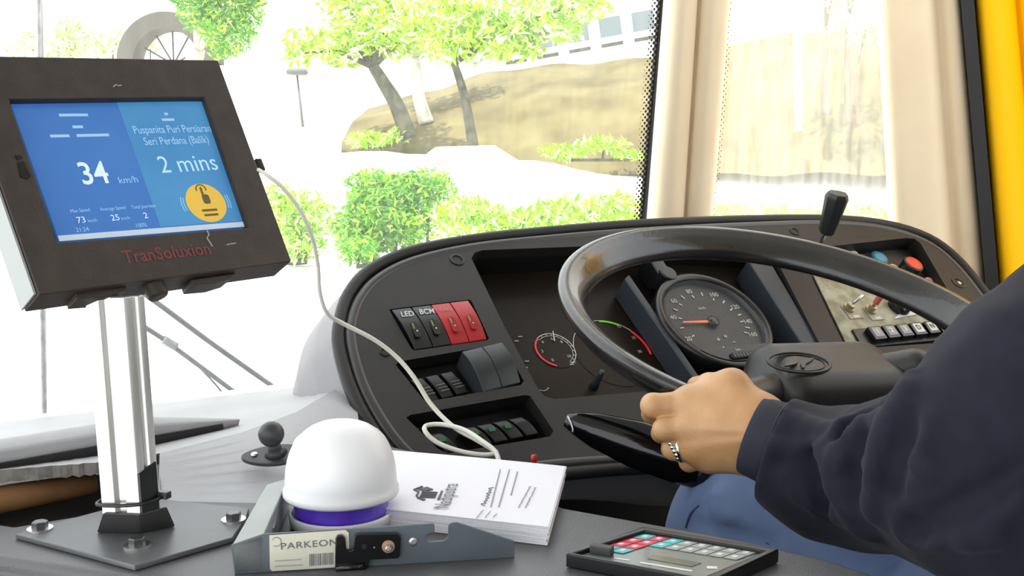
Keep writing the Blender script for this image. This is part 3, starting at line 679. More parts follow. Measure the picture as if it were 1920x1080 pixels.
arcband(TF, q+np.array([-.0005, .0115]), .0045, .0009, -.3, 3.4, -.0059, .0002).build('tap_ring', S_B, so)
for v_ in (-.0065, -.0105): prism(TF, rrect(q+np.array([.0005, v_]), .013-.3*abs(v_+.0065), .0018, .0005), -.0059, -.0057).build('button_text', S_B, so)
for s_ in (1, -1):
    for k_ in (1.14, 1.26): arcband(TF, q, Rb*k_, .0006, (0 if s_ == 1 else math.pi)-.30, (0 if s_ == 1 else math.pi)+.30, -.0063, .0002, 10).build('vibration_mark', S_T, so)
# maker lettering, scratches, camera slot, knob, tabs, port
q = TF.uv(315, 475); text('lettering', 'TranSoluxion', TF, q[0], q[1], .0100, mat('faded red print', (.17, .035, .028), .6), e, z=.0001, ang=math.atan2(*(TF.uv(400, 467)-TF.uv(230, 485))[::-1]), bold=.014, wx=.90)
SCRT = mat('scratched metal', (.35, .33, .30), .5)
for P_ in ([(212, 163), (217, 159), (222, 161), (228, 160)], [(388, 432), (392, 440), (388, 446), (394, 455), (398, 462)], [(425, 459), (442, 456)]):
    tube([TF.hit(x, y, .0002) for x, y in P_], .0005, 5).build('scratch', SCRT, e)
prism(TF, TF.poly([(32, 305), (44, 303), (56, 332), (50, 336), (38, 332)]), .0001, .0006).build('camera_slot', BLKG, e)
prism(TF, TF.poly([(27, 292), (38, 291), (42, 297), (32, 300)]), .0001, .0006).build('sensor_dot', BLKG, e)
def tab(pts, nm='mounting_tab'): prism(TF, TF.poly(pts), -.024, -.006).build(nm, BRK, e, bevel=.0008)
tab([(148, 540), (244, 530), (244, 537), (212, 549), (150, 553)]); tab([(366, 517), (452, 505), (440, 515), (410, 524), (370, 527)])
q0 = TF.hit(281, 522, -.012); kb = Fr(q0, tX, None, -tY+np.array([.12, 0, 0]))
lathe(kb, (0, 0), [(.0085, 0), (.0085, .006), (.0075, .0075), (.0075, .014), (.006, .016)], 24).build('lock_barrel', BRK, e, smooth=False, bevel=.0005)
pg = TF.hit(484, 312, -.014); ob = box(Fr(pg, tX, tY), -.002, .004, -.005, .006, -.003, .003).build('plug', BLK2, e, bevel=.0008)

# ================================================================== white cable
path = [(484, 318, .795), (500, 328, .79), (530, 352, .80), (563, 395, .82), (585, 445, .84), (596, 500, .87), (600, 550, .90), (614, 588, .93), (642, 606, .96), (700, 636, .98), (742, 668, .99), (775, 706, .99), (808, 758, .985), (850, 800, .97), (892, 824, .955), (922, 842, .945), (930, 850, .94), (905, 853, .94), (862, 846, .945), (820, 830, .95), (798, 810, .955), (800, 798, .965), (830, 796, .965), (870, 806, .955), (905, 828, .935), (928, 846, .925), (936, 866, .915), (942, 885, .905)]
cp = spline([at(*p) for p in path], 6)
r_ = np.interp(np.arange(len(cp)), [0, 40, 70, len(cp)], [.0015, .0019, .0023, .0023])
o = tube(cp, r_, 10).build('cable', CABLE, smooth=True); tag(o, 'thin white cable from the tablet to a loop above the booklet', 'cable')

# ================================================================== air freshener
fc = C2(640, 986)+np.array([.003, .006]); AFR = Fr((*fc, ZC), (1, 0, 0), (0, 1, 0))
e = empty('air_freshener', tuple(AFR.O), 'white domed gel air freshener with a purple band, standing inside the grey bracket', 'air freshener')
lathe(AFR, (0, 0), [(.034, 0), (.0375, .002), (.0385, .009), (.0378, .0105), (.036, .0102), (.0345, .006)], 56).build('base_cup', WHT, e, smooth=True)
lathe(AFR, (0, 0), [(.0338, .0062), (.0345, .012), (.0342, .020), (.033, .030)], 56).build('gel_ring', PUR, e, smooth=True)
dome = [(.0355, .0185), (.0402, .0175), (.0408, .0195), (.0404, .0235), (.0393, .0250), (.0392, .029), (.0386, .038), (.0374, .046), (.0357, .0535), (.0332, .0600), (.0295, .0665), (.0245, .0715), (.018, .0748), (.010, .0765), (0, .077)]
dome = [(.036, .0235)]+[(.0422*a, .0225+.0545*b) for b, a in ((0, .985), (.03, 1), (.09, .995), (.115, .965), (.20, .962), (.35, .945), (.48, .915), (.58, .875), (.68, .815), (.77, .735), (.85, .63), (.91, .52), (.955, .39), (.985, .22), (1, .0))]
lathe(AFR, (0, 0), dome, 64).build('dome_cap', WHT, e, smooth=True)
for a0 in (.9, 2.4, -.6):
    pr = [AFR.p((r+.0001)*math.cos(a0+k*.12), (r+.0001)*math.sin(a0+k*.12), z) for k, (r, z) in enumerate(((.0369, .0541), (.0344, .0596), (.0310, .0645), (.0266, .0688)))]
    tube(spline(pr, 4), .00045, 6).build('cap_seam', WHT, e, smooth=True)

# ================================================================== grey bracket
A, B = atz(440, 1077, ZC), atz(965, 1046, ZC); BF = Fr(A, B-A, (0, 0, 1))
e = empty('mounting_bracket', tuple((A+B)/2), 'grey metal bracket with hooked slot and cream sticker, around the air freshener', 'bracket')
out = [(440, 1077), (433, 1023), (494, 1002), (650, 993), (811, 982), (815, 985), (815, 998), (800, 1003), (797, 1011), (804, 1017), (832, 1015), (840, 1008), (841, 986), (846, 981), (857, 980), (964, 1015), (965, 1046)]
prism(BF, BF.poly(out), -.0025, 0).build('front_plate', BRKG, e, bevel=.0004, seg=1)
fl, frr = BF.hit(434, 1023), BF.hit(494, 1002)
rl, rr = atz(500, 908, ZC+.024), atz(541, 895, ZC+.024)
V = [fl, frr, rr, rl]+[np.array([p[0], p[1], ZC+.0005]) for p in (BF.hit(440, 1076), frr, rr, rl)]
MB().add(V, [(0, 1, 2, 3), (4, 5, 6, 7), (0, 1, 5, 4), (1, 2, 6, 5), (2, 3, 7, 6), (3, 0, 4, 7)]).build('side_arm', mat('worn pale bracket paint', (.33, .35, .34), .5, col2=(.40, .42, .41), nscale=30), e, bevel=.001)  # side arm paler than the front plate
t0, t1 = atz(538, 925, ZC+.012), atz(520, 1000, ZC+.012)
box(Fr(t1, t0-t1, (0, 0, 1)), 0, np.linalg.norm(t0-t1), -.012, .004, -.006, -.002).build('inner_rail', STEEL, e)
prism(BF, BF.poly([(505, 1004), (648, 994), (654, 999), (655, 1062), (510, 1071), (506, 1066)], .0006), .0002, .0007).build('sticker', LBL, e); sk = bpy.data.objects['sticker']
a_ = math.atan2(*(BF.uv(625, 1018)-BF.uv(537, 1025))[::-1])
q = BF.uv(580, 1020); text('lettering', 'PARKEON', BF, q[0], q[1], .0044, INK, sk, z=.0009, ang=a_, wx=1.25, spacing=1.08)
q = BF.uv(517, 1018); arcband(BF, q+np.array([.0005, .001]), .0031, .0003, -2.2, 2.6, .0008, .0002).build('sticker_mark', INK, sk)
for px in np.arange(581, 626, 3.3):
    w = rng.uniform(.4, 1.0); q0, q1 = BF.uv(px, 1038-(px-581)*.07), BF.uv(px, 1060-(px-581)*.07)
    prism(BF, [q0-[.0003*w, 0], q0+[.0003*w, 0], q1+[.0003*w, 0], q1-[.0003*w, 0]], .0008, .0010).build('barcode_bar', INK, sk)
FAINT = mat('faint print', (.38, .37, .34), .8)
for (x0, y0, x1, y1) in ((515, 1052, 565, 1049), (515, 1062, 568, 1059)):
    q0, q1 = BF.uv(x0, y0), BF.uv(x1, y1); prism(BF, [q0, q1, q1+[0, .0007], q0+[0, .0007]], .0008, .0010).build('serial_line', FAINT, sk)
c8 = lambda L: [(420+x/3.4286, 960+y/3.4286) for x, y in L]
ltc = prism(BF, BF.poly(c8([(845, 150), (860, 142), (1105, 138), (1128, 150), (1136, 175), (1130, 285), (1115, 298), (935, 308), (925, 360), (900, 372), (730, 380), (714, 365), (716, 170), (728, 152), (755, 148), (778, 165), (786, 238), (806, 250), (828, 240), (836, 160)]), .003), .0008, .0034).build('latch_plate', BLKG, e, bevel=.0006)
q = BF.uv(*c8([(820, 345)])[0]); tube([BF.p(q[0]-.010, q[1], .0036), BF.p(q[0]+.009, q[1]+.0006, .0036)], .0024, 10).build('hinge_barrel', BLKG, ltc, smooth=True)
q = BF.uv(*c8([(1055, 208)])[0]); WR = mat('rusty washer', (.40, .26, .18), .5, metal=.5)
lathe(BF, q, [(.002, .0034), (.0042, .0034), (.0042, .0044), (.002, .0046)], 24).build('washer', WR, ltc)
lathe(BF, q-[0, .0005], [(.0022, .0045), (.0022, .0070), (.0016, .0074)], 6).build('bolt', STEEL, ltc)
for x, y, r, m in ((900, 210, .0017, BLK2), (965, 215, .0005, STEEL)): lathe(BF, BF.uv(*c8([(x, y)])[0]), [(r, .0034), (r, .0038)], 16).build('rivet', m, ltc)
lathe(BF, BF.uv(*c8([(1217, 190)])[0]), [(.0028, 0), (.0028, .0006), (.0016, .0010)], 20).build('screw', STEEL, e)

# ================================================================== booklet
ZP = ZC+.0135; q = [atz(725, 843, ZP), atz(1060, 874, ZP), atz(1028, 988, ZP)]
e = empty('booklet', (*q[2][:2], ZC), 'thick white paper booklet with a printed cover lying behind the grey bracket', 'booklet')
PX = nrm(q[1]-q[0]); PF = Fr((*((q[0]+q[2])/2)[:2], ZC), PX, (-(q[0]-q[1])[1]*-1, (q[0]-q[1])[0]*-1, 0) if False else np.cross((0, 0, 1), PX))
c3 = [PF.uv(725, 843, .0135), PF.uv(1060, 874, .0135), PF.uv(1028, 988, .0135)]; c3.append(c3[0]+c3[2]-c3[1])
for k in range(9):
    j = rng.uniform(-.0012, .0012, 2); prism(PF, [p+j for p in c3], .0003+k*.00142, .0003+k*.00142+.00138).build('page_block', PAPER, e, bevel=.0002, seg=1)
nx, ny = 14, 10; V = []
for j in range(ny+1):
    for i in range(nx+1):
        u, v = i/nx, j/ny; p = (c3[0]*(1-u)+c3[1]*u)*(1-v)+(c3[3]*(1-u)+c3[2]*u)*v
        V.append(PF.p(*p, .0133+.0006*math.sin(math.pi*u)*(1-v)+.0002*u*u))
MB().add(V, [(j*(nx+1)+i, j*(nx+1)+i+1, (j+1)*(nx+1)+i+1, (j+1)*(nx+1)+i) for j in range(ny) for i in range(nx)]).build('cover', PAPER, e, smooth=True); cv = bpy.data.objects['cover']
zt_ = .0141
def pa(x0, y0, x1, y1): a, b = PF.uv(x0, y0, zt_), PF.uv(x1, y1, zt_); return math.atan2(b[1]-a[1], b[0]-a[0])
a_ = pa(828, 958, 850, 904); q1 = PF.uv(838, 930, zt_)
text('lettering', 'Nadiputra', PF, q1[0], q1[1], .0118, mat('dark grey print', (.10, .10, .11), .8), cv, z=.0142, ang=a_, wx=.88)
q1 = PF.uv(806, 925, zt_); LGR = mat('dark grey print', (.1, .1, .11))
ca, sa = math.cos(a_), math.sin(a_)
def lg(pts, nm='logo_stroke'): prism(PF, [q1+np.array([x*ca-y*sa, x*sa+y*ca])*.0011 for x, y in pts], .0138, .0144).build(nm, LGR, cv)
lg([(9, 10), (14, 4), (9, -1), (4, 4)]); lg([(3, 9), (8, 13), (16, 8), (15, 7), (8, 11.5), (4, 8)]); lg([(-6, 9), (3, 9), (3, 7.6), (-6, 7.6)])
for k in range(4): lg([(-9+k*3.5, -5), (-7.4+k*3.5, -5), (-6.5+k*3.5, 6), (-8.1+k*3.5, 6)])
lg([(-13, -7), (6, -7), (6, -8.3), (-13, -8.3)]); lg([(-15, 2), (-9, 8), (-8, 7), (-13, 1)])
LITE = mat('light grey print', (.30, .30, .34), .8)
def pl(x0, y0, x1, y1, w=.0004, nm='printed_line', m=LITE):
    a, b = PF.uv(x0, y0, zt_), PF.uv(x1, y1, zt_); n = nrm([-(b-a)[1], (b-a)[0]])*w; prism(PF, [a-n, b-n, b+n, a+n], .0138, .0143).build(nm, m, cv)
for L in ((920, 950, 938, 880), (935, 950, 955, 880), (958, 928, 970, 884)): pl(*L)
def scribble(x0, y0, x1, y1, amp, n, w=.0004, nm='handwriting', m=INK):
    a, b = PF.uv(x0, y0, zt_), PF.uv(x1, y1, zt_); d = b-a; nn = nrm([-d[1], d[0]])*amp
    P = [PF.p(*(a+d*i/n+nn*(1 if i % 2 else -1)*rng.uniform(.3, 1)), .0142) for i in range(n+1)]; tube(spline(P, 3), w, 5).build(nm, m, cv)
scribble(906, 948, 922, 914, .0022, 14, .00030)
for L in ((893, 972, 906, 956, .0006, 12), (909, 971, 920, 958, .0006, 8), (925, 970, 931, 963, .0006, 6)): scribble(*L, .00022, 'small_print', LITE)
for L in ((972, 952, 994, 912, .0008, 26), (985, 952, 1004, 914, .0008, 24)): scribble(*L, .00025, 'small_print', LITE)
o = lathe(Fr((*C2(1001, 868), ZC+.004), (1, 0, 0), (0, 1, 0)), (0, .0), [(.0022, -.008), (.0028, .0), (.0024, .003), (.001, .0035)], 16).build('marker_cap', mat('red cap', (.6, .02, .03), .3), smooth=True); tag(o, 'tiny red cap showing just behind the booklet', 'cap')
# ================================================================== keypad
KF = Fr((0, 0, ZC), RT, None, (0, 0, 1)); c4 = lambda L: [(1040+x/4.3636, 960+y/4.3636) for x, y in L]
e = empty('keypad_panel', (*C2(1260, 1040), ZC), 'black framed keypad with red, cyan and grey keys at the console edge', 'keypad')
oP = KF.poly(c4([(88, 335), (730, 115), (1838, 300), (1270, 560)]), .010); iP = KF.poly(c4([(160, 332), (738, 146), (1722, 315), (1205, 530)]), .010)
prism(KF, oP, .0003, .010, holes=[iP]).build('frame', BLK2, e, bevel=.0012)
prism(KF, iP, .0005, .0068).build('key_face', mat('keypad grey green', (.17, .20, .19), .3, coat=.3), e); kf = bpy.data.objects['key_face']
KC = mat('cyan key', (.07, .50, .52), .4); KR = mat('red key', (.62, .035, .09), .4); KG = mat('grey key', (.33, .35, .34), .4)
o0 = KF.uv(*c4([(740, 207)])[0], .0068); dv = KF.uv(*c4([(1325, 300)])[0], .0068)-o0; dv = dv/5; du = (KF.uv(*c4([(440, 302)])[0], .0068)-o0)/3
keys = {(0, 0): KC, (0, 1): KR, (0, 2): KC, (1, 0): KR, (1, 1): KR, (1, 2): KC, (2, 0): KR, (2, 1): KR, (3, 0): KC, (3, 1): KC}
for k in range(3, 8): keys[(0, k)] = KG; keys[(1, k)] = KG
DOT = mat('pale key legend', (.72, .72, .68), .5)
for (r, c), m in keys.items():
    q = o0+du*r+dv*c; P = [q-du*.45-dv*.45, q-du*.45+dv*.45, q+du*.45+dv*.45, q+du*.45-dv*.45]
    ko = prism(KF, P, .0069, .0076).build('key', m, kf if False else e, bevel=.0003); 
    P = [q-du*.16-dv*.16, q-du*.16+dv*.16, q+du*.16+dv*.16, q+du*.16-dv*.16]; prism(KF, P, .0076, .0078).build('key_legend', DOT, ko)
q = KF.uv(*c4([(385, 345)])[0], .0068); kx = nrm(dv)
q2 = KF.p(*q, .0068); box(Fr(q2, KF.X*kx[0]+KF.Y*kx[1], None, (0, 0, 1)), -.0075, .0075, -.0035, .0035, 0, .006).build('clip_block', mat('worn black clip', (.05, .05, .05), .6), e, bevel=.0008)
def kline(p0, p1, w, nm): a, b = KF.uv(*c4([p0])[0], .0068), KF.uv(*c4([p1])[0], .0068); n = nrm([-(b-a)[1], (b-a)[0]])*w; prism(KF, [a-n, b-n, b+n, a+n], .0069, .0071).build(nm, DOT, e)
kline((490, 380), (615, 398), .0010, 'printed_strip'); kline((700, 415), (1125, 485), .0012, 'printed_strip')
kline((1245, 455), (1330, 458), .0020, 'printed_mark')
prism(KF, KF.poly(c4([(800, 350), (1200, 420), (1120, 450), (760, 385)]), .0068), .0069, .0072).build('reflection_patch', mat('dull reflection', (.16, .17, .13), .12), e)  # dull patch painted on for the reflection at the keypad's centre

# ================================================================== dashboard binnacle
bd, al = math.radians(-4), math.radians(50)
bX = np.array([math.cos(bd), math.sin(bd), 0]); bF = np.array([-math.sin(bd), math.cos(bd), 0])
BP = Fr(at(1341, 597, 1.32), bX, math.cos(al)*np.array([0, 0, 1.])+math.sin(al)*bF)
e = empty('dashboard', (*BP.O[:2], .12), 'dark grey wrap-around driver dashboard with switches and gauges behind the steering wheel', 'dashboard'); DB = e
def sp(pts, n=4, off=0): return [np.array(p) for p in spline([BP.uv(x, y, off) for x, y in pts], n, True)]
outer = sp([(634, 645), (635, 598), (652, 545), (692, 500), (765, 466), (880, 443), (1020, 428), (1200, 414), (1400, 406), (1560, 405), (1665, 415), (1745, 440), (1800, 480), (1850, 540), (1905, 620), (1950, 720), (1900, 800), (1600, 880), (1260, 872), (1050, 885), (900, 905), (800, 900), (735, 850), (690, 790), (655, 720)])
inner = sp([(655, 640), (656, 600), (672, 556), (708, 517), (775, 484), (885, 459), (1020, 444), (1200, 429), (1400, 419), (1560, 415), (1660, 424), (1738, 449), (1792, 489), (1842, 549), (1895, 628), (1930, 715), (1880, 790), (1600, 862), (1270, 858), (1060, 868), (905, 888), (812, 884), (752, 838), (710, 782), (675, 714)])
ctr = np.mean(outer, 0)
# shell: outline swept forward and down behind the face
sh = []; ext = np.array([-.045, .14, -.085]); m = len(outer); V = []; 
for t, sc_, z in ((0, 1.0, -.004), (.0, 1.004, -.014), (.25, 1.0, -.014), (.6, .97, -.014), (1, .90, -.014)):
    for p in outer: q = ctr+(p-ctr)*sc_; V.append(BP.p(q[0], q[1], z)+ext*t)
Fc = [(i*m+k, i*m+(k+1) % m, (i+1)*m+(k+1) % m, (i+1)*m+k) for i in range(4) for k in range(m)]+[tuple(range(4*m, 5*m))]
MB().add(V, Fc).build('shell', CONL if False else mat('daylit binnacle side plastic', (.24, .235, .245), .5, bump=.4, bscale=1200), e, smooth=True)  # light falling on the shell's side is put into its pale colour
rimP = [BP.p(*(ctr+(p-ctr)*.995), -.006) for p in outer]
tube(rimP, .0075, 10, closed=True).build('edge_lip', DASH, e, smooth=True)
H1 = BP.poly([(884, 484), (890, 474), (905, 469), (1100, 462), (1300, 455), (1425, 462), (1452, 480), (1545, 660), (1545, 700), (1300, 726), (1040, 748), (1020, 742), (1005, 722), (945, 610)])
H2 = BP.poly([(1497, 474), (1563, 461), (1700, 446), (1716, 448), (1726, 456), (1777, 544), (1822, 625), (1822, 637), (1795, 640), (1587, 655), (1521, 520)])
H3 = BP.poly([(742, 684), (748, 678), (934, 646), (944, 650), (982, 714), (976, 722), (806, 752), (795, 750)])
H4 = BP.poly([(762, 783), (770, 778), (982, 741), (994, 742), (1038, 808), (1032, 818), (840, 850), (822, 842)])
H0 = BP.poly([(730, 580), (879, 562), (884, 564), (917, 634), (913, 638), (778, 657), (772, 654)])
prism(BP, inner, -.016, 0, holes=[H0, H1, H2, H3, H4]).build('face_panel', DASH, e, bevel=.0035, seg=3, angle=50)
tube([BP.p(p[0], p[1], -.0062) for p in [ctr+(q_-ctr)*.992 for q_ in inner]], .0078, 12, closed=True).build('edge_roll', mat('dash edge highlight', (.035, .032, .032), .3), e, smooth=True)  # roll added along the face edge, paler to carry the highlight band
# recess liners
def liner(hole, depth, name, m, floor=True, fm=None):
    hole = [np.array(p) for p in hole]; c = np.mean(hole, 0); n = len(hole)
    grow = [c+(p-c)*1.004 for p in hole]
    V = [BP.p(*p, -.002) for p in grow]+[BP.p(*p, -depth) for p in grow]
    MB().add(V, [(i, (i+1) % n, (i+1) % n+n, i+n) for i in range(n)]).build(name, m, e)
    if floor: prism(BP, grow, -depth-.002, -depth).build(name.replace('surround', 'floor'), fm or m, e)
liner(H1, .045, 'cluster_surround', BLK, True, LENSM); liner(H2, .026, 'control_surround', BLK, True, mat('dark brown plate', (.035, .022, .018), .5)); liner(H3, .022, 'switch_surround', BLK); liner(H4, .026, 'switch_surround', BLK); liner(H0, .016, 'switch_surround', BLK)
zc = -.045
def bt(s, px, py, h, m, parent, z, **k): q = BP.uv(px, py, z); return text('lettering', s, BP, q[0], q[1], h, m, parent, z=z, **k)
# --- rocker switches, top row
def lerp4(Q, u, v): a, b, c, d = Q; return (a*(1-u)+b*u)*(1-v)+(d*(1-u)+c*u)*v
row = BP.poly([(733, 582), (878, 564), (914, 635), (778, 655)])
def rocker(u0, u1, v0, v1, Q, m, z0, h, name='rocker_switch', tilt=.35, curve=.003):
    N = 8; V = []
    for j in range(N+1):
        v = v0+(v1-v0)*j/N; zz_ = z0+h*(1-tilt*(j/N))+curve*math.sin(math.pi*j/N)
        for u in (u0, u1): V.append(BP.p(*lerp4(Q, u, v), zz_))
    for j in (0, N):
        for u in (u0, u1): V.append(BP.p(*lerp4(Q, u, v0+(v1-v0)*j/N), z0-.01))
    Fc = [(2*j, 2*j+1, 2*j+3, 2*j+2) for j in range(N)]; b = 2*(N+1)
    Fc += [(0, 1, b+1, b), (2*N, 2*N+1, b+3, b+2), tuple([b]+[2*j for j in range(N+1)]+[b+2]), tuple([b+1]+[2*j+1 for j in range(N+1)]+[b+3]), (b, b+1, b+3, b+2)]
    return MB().add(V, Fc).build(name, m, e, bevel=.0010)
for i, (m, s) in enumerate(((BLK2, 'LED'), (BLK2, 'BCM'), (REDP, 'CNG'), (REDP, '- -'))):
    r = rocker(i/4+.006, (i+1)/4-.006, .0, 1, row, m, -.006, .007, tilt=.25, curve=.004)
    if i > 1: r['label'] = 'red rocker switch'
    c = lerp4(row, i/4+.135, .20); text('lettering', s, BP, c[0], c[1], .0078 if i < 2 else .006, mat('silver marker', (.6, .6, .6), .4) if i < 2 else mat('faded switch print', (.62, .22, .18), .5), r, z=.0042, wx=.85, italic=.1, bold=.015 if i < 2 else 0)
    c = lerp4(row, i/4+.125, .60); L = []
    prism(BP, rrect(c, .0075, .024, .0036), .0045, .0054).build('indicator', mat('indicator well', (.012, .014, .008), .15) if i < 2 else mat('red indicator well', (.30, .008, .012), .15), r, bevel=.0004)
    prism(BP, rrect(c+np.array([-.0015, .005]), .0012, .009, .0005), .0054, .0057).build('indicator_glint', mat('yellow green glint', (.30, .33, .05), .3), r)  # thin painted glint on the indicator well
    lathe(BP, c+np.array([.0005, -.003]), [(.0011, .0054), (.0009, .0062)], 12).build('lamp_dot', WHI2, r, smooth=True)
# --- middle row: two tall blanks and small switches
mid_ = BP.poly([(862, 668), (938, 650), (977, 717), (906, 735)])
for i in range(2): rocker(i/2+.008, (i+1)/2-.008, 0, 1, mid_, mat('blank cover plastic', (.030, .034, .038), .35), -.008, .016, 'blank_cover', tilt=.5, curve=.006)
low = BP.poly([(768, 700), (852, 682), (888, 724), (806, 745)])
def bars(Q, u0, u1, r, m=WHI2, z=-.0068, n=3):
    for k in range(n):
        v = .50+.12*k; a, b = lerp4(Q, u0+(u1-u0)*.25, v), lerp4(Q, u0+(u1-u0)*.85, v); prism(BP, [a, b, b+[0, .0007], a+[0, .0007]], z, z+.0004).build('heater_bar', mat('dim print', (.25, .25, .24), .6), r)
for i in range(3):
    r = rocker(i/3+.04, (i+1)/3-.04, .05, .95, low, BLK2, -.022, .012, 'small_switch', tilt=.1, curve=.002); bars(low, i/3, (i+1)/3, r, z=-.0095+.001)
# --- bottom row with green legends
bot = BP.poly([(800, 806), (985, 770), (1020, 800), (840, 838)])
for i in range(6):
    if i == 1: continue
    r = rocker(i/6+.015, (i+1)/6-.015, .0, 1, bot, BLK2, -.026, .016, 'small_switch', tilt=.1, curve=.003)
    if i in (0, 3, 4, 2):
        c = lerp4(bot, (i+.5)/6, .42); prism(BP, rrect(c, .0075, .0055, .001), -.0095+.0022, -.0095+.0028).build('green_legend', mat('green legend', (.008, .075, .018), .5, emit=.25), r)
# --- screw bosses
def boss(px, py, r, m=BLK2): lathe(BP, BP.uv(px, py), [(r*1.0, .0002), (r*1.0, .0011), (r*.72, .0012), (r*.66, -.001), (.0001, -.001)], 24, close=False).build('screw_boss', m, e, smooth=False)
boss(857, 487, .0095); boss(1490, 434, .0085, DASH); boss(1797, 530, .0115)
lathe(BP, BP.uv(1798, 532), [(.004, .0006), (.0035, .0022)], 6).build('screw', STEEL, e)
boss(722, 660, .006, DASH)
# --- gauges on the cluster face
c = BP.uv(1041, 657, zc); rg = abs(BP.uv(1084, 657, zc)[0]-c[0])*.86; zg = zc+.0006
gA = lathe(BP, c, [(rg*1.05, zc+.0001), (rg*1.05, zc+.0005)], 40).build('pressure_gauge', LENSM, e)
arcband(BP, c, rg, .0022, math.radians(130), math.radians(250), zg).build('red_scale', RED2, gA)
arcband(BP, c, rg, .0009, math.radians(-60), math.radians(130), zg).build('white_scale', WHI2, gA)
arcband(BP, c, rg*.86, .0005, math.radians(-60), math.radians(130), zg).build('white_scale', WHI2, gA)
for k in range(12):
    a = math.radians(-60+190*k/11); u = np.array([math.cos(a), math.sin(a)]); n = np.array([-u[1], u[0]])*.0003
    prism(BP, [c+u*rg*.86-n, c+u*rg-n, c+u*rg+n, c+u*rg*.86+n], zg, zg+.0004).build('tick', WHI2, gA)
for a, s in ((-40, '10'), (40, '8'), (80, '6'), (130, '4'), (180, '2'), (235, '0')):
    u = np.array([math.cos(math.radians(a)), math.sin(math.radians(a))])*rg*.68+c; text('numeral', s, BP, u[0], u[1], .0042, WHI2, gA, z=zg)
u = BP.uv(1036, 622, zg)-c; n = nrm([-u[1], u[0]])*.0007
prism(BP, [c+u*.45-n, c+u*1.0-n*.5, c+u*1.0+n*.5, c+u*.45+n], zg+.001, zg+.002).build('needle', WHI2, gA)
for k, (x, y) in enumerate(((988, 678), (985, 690), (968, 640), (1075, 680), (1072, 684), (975, 632))): prism(BP, rrect(BP.uv(x, y, zc), .006, .0022, .0005), zg, zg+.0003).build('warning_icon', mat('dim icon', (.30, .28, .24), .6), e)
q = BP.uv(1020, 731, zc); tube([BP.p(q[0]-.006, q[1], zg), BP.p(q[0]-.002, q[1]-.002, zg), BP.p(q[0]+.003, q[1]-.001, zg), BP.p(q[0]+.007, q[1]+.002, zg)], .0005, 5).build('oil_icon', WHI2, e)
c = BP.uv(1150, 662, zc); rg = .052
gB = lathe(BP, c, [(rg*1.05, zc+.0001), (rg*1.05, zc+.0005)], 40).build('rev_counter', LENSM, e)
def aof(px, py): d = BP.uv(px, py, zc)-c; return math.atan2(d[1], d[0]), np.linalg.norm(d)
a1, r1 = aof(1121, 600); a2, r2 = aof(1160, 606); a3, r3 = aof(1184, 620); a4, r4 = aof(1212, 665); rr_ = (r1+r2+r3+r4)/4
arcband(BP, c, rr_, .0028, a2, a1, zg+.0004).build('green_scale', GRN2, gB); arcband(BP, c, rr_, .0028, a4, a3, zg+.0004).build('red_scale', RED2, gB)
arcband(BP, c, rr_, .0008, a3, a2, zg+.0004).build('white_scale', WHI2, gB); arcband(BP, c, rr_, .0008, a1, a1+1.6, zg+.0004).build('white_scale', WHI2, gB)
for (x, y, s) in ((1160, 613, '15'), (1199, 660, '30'), (1188, 634, '25')): q = BP.uv(x, y, zg); text('numeral', s, BP, q[0], q[1], .0045, WHI2, gB, z=zg+.0006)
# reset pin
q = BP.uv(1113, 726, zc); lathe(BP, q, [(.006, zc), (.005, zc+.008), (.0035, zc+.024), (.0030, zc+.030)], 14).build('reset_pin', SLATE, e, smooth=True)
# --- fins flanking the speedometer
def fin(p, h0, m, nm='divider_fin'): prism(BP, BP.poly(p, h0), zc+.001, h0).build(nm, m, e, bevel=.002)
fin([(1171, 522), (1180, 514), (1312, 706), (1302, 711)], -.008, SLATE)
fin([(1402, 487), (1442, 486), (1546, 662), (1518, 667)], -.004, SLATE)
None if True else lathe(BP, BP.uv(1152, 535, -.01), [(.010, -.03), (.010, -.004)], 20).build('fin_post', BLK2, e)
# --- speedometer
c = BP.uv(1341, 597, -.004); Rs = .082
spd = lathe(BP, c, [(Rs*.80, -.044), (Rs, -.040), (Rs*1.02, -.008), (Rs*1.0, -.003), (Rs*.93, -.002), (Rs*.88, -.006), (Rs*.86, -.012)], 64, close=False).build('speedometer', BLK2, e, smooth=True)
lathe(BP, c, [(.001, -.013), (Rs*.87, -.013)], 64, close=False).build('dial_face', DIALF, spd)
gp = [np.array([c[0]+Rs*.86*math.cos(a), c[1]+max(Rs*.86*math.sin(a), -.052)]) for a in np.linspace(0, 2*math.pi, 64, endpoint=False)]
prism(BP, [p for p in gp], -.0045, -.0040).build('lens', LENS, spd)
# flat lower band with odometer
lowp = [np.array([c[0]+Rs*.90*math.cos(a), c[1]+Rs*.90*math.sin(a)]) for a in np.linspace(math.radians(222), math.radians(318), 18)]
prism(BP, lowp, -.012, -.0025).build('lower_bezel', mat('speedometer bezel', (.028, .029, .030), .4), spd, bevel=.001)
prism(BP, rrect(c+np.array([.004, -.0665]), .042, .0095, .003), -.0026, .0002).build('odometer_frame', BLK, spd, bevel=.0008)
for k in range(7): prism(BP, rrect(c+np.array([-.0115+k*.0052, -.0665]), .0042, .0062, .0008), .0001, .0008).build('odometer_digit', BLK2, spd)
text('lettering', 'km', BP, c[0]+.002, c[1]-.056, .0045, WHI2, spd, z=-.0022)
zd = -.0122
NP = {'20': (1301, 629), '40': (1275, 597), '60': (1272, 569), '80': (1299, 556), '100': (1338, 558), '120': (1376, 577), '140': (1400, 603), '160': (1409, 627)}
angs = {}
for s, (x, y) in NP.items():
    q = BP.uv(x, y, zd); d = q-c; angs[int(s)] = math.atan2(d[1], d[0]); 
ks = sorted(angs)
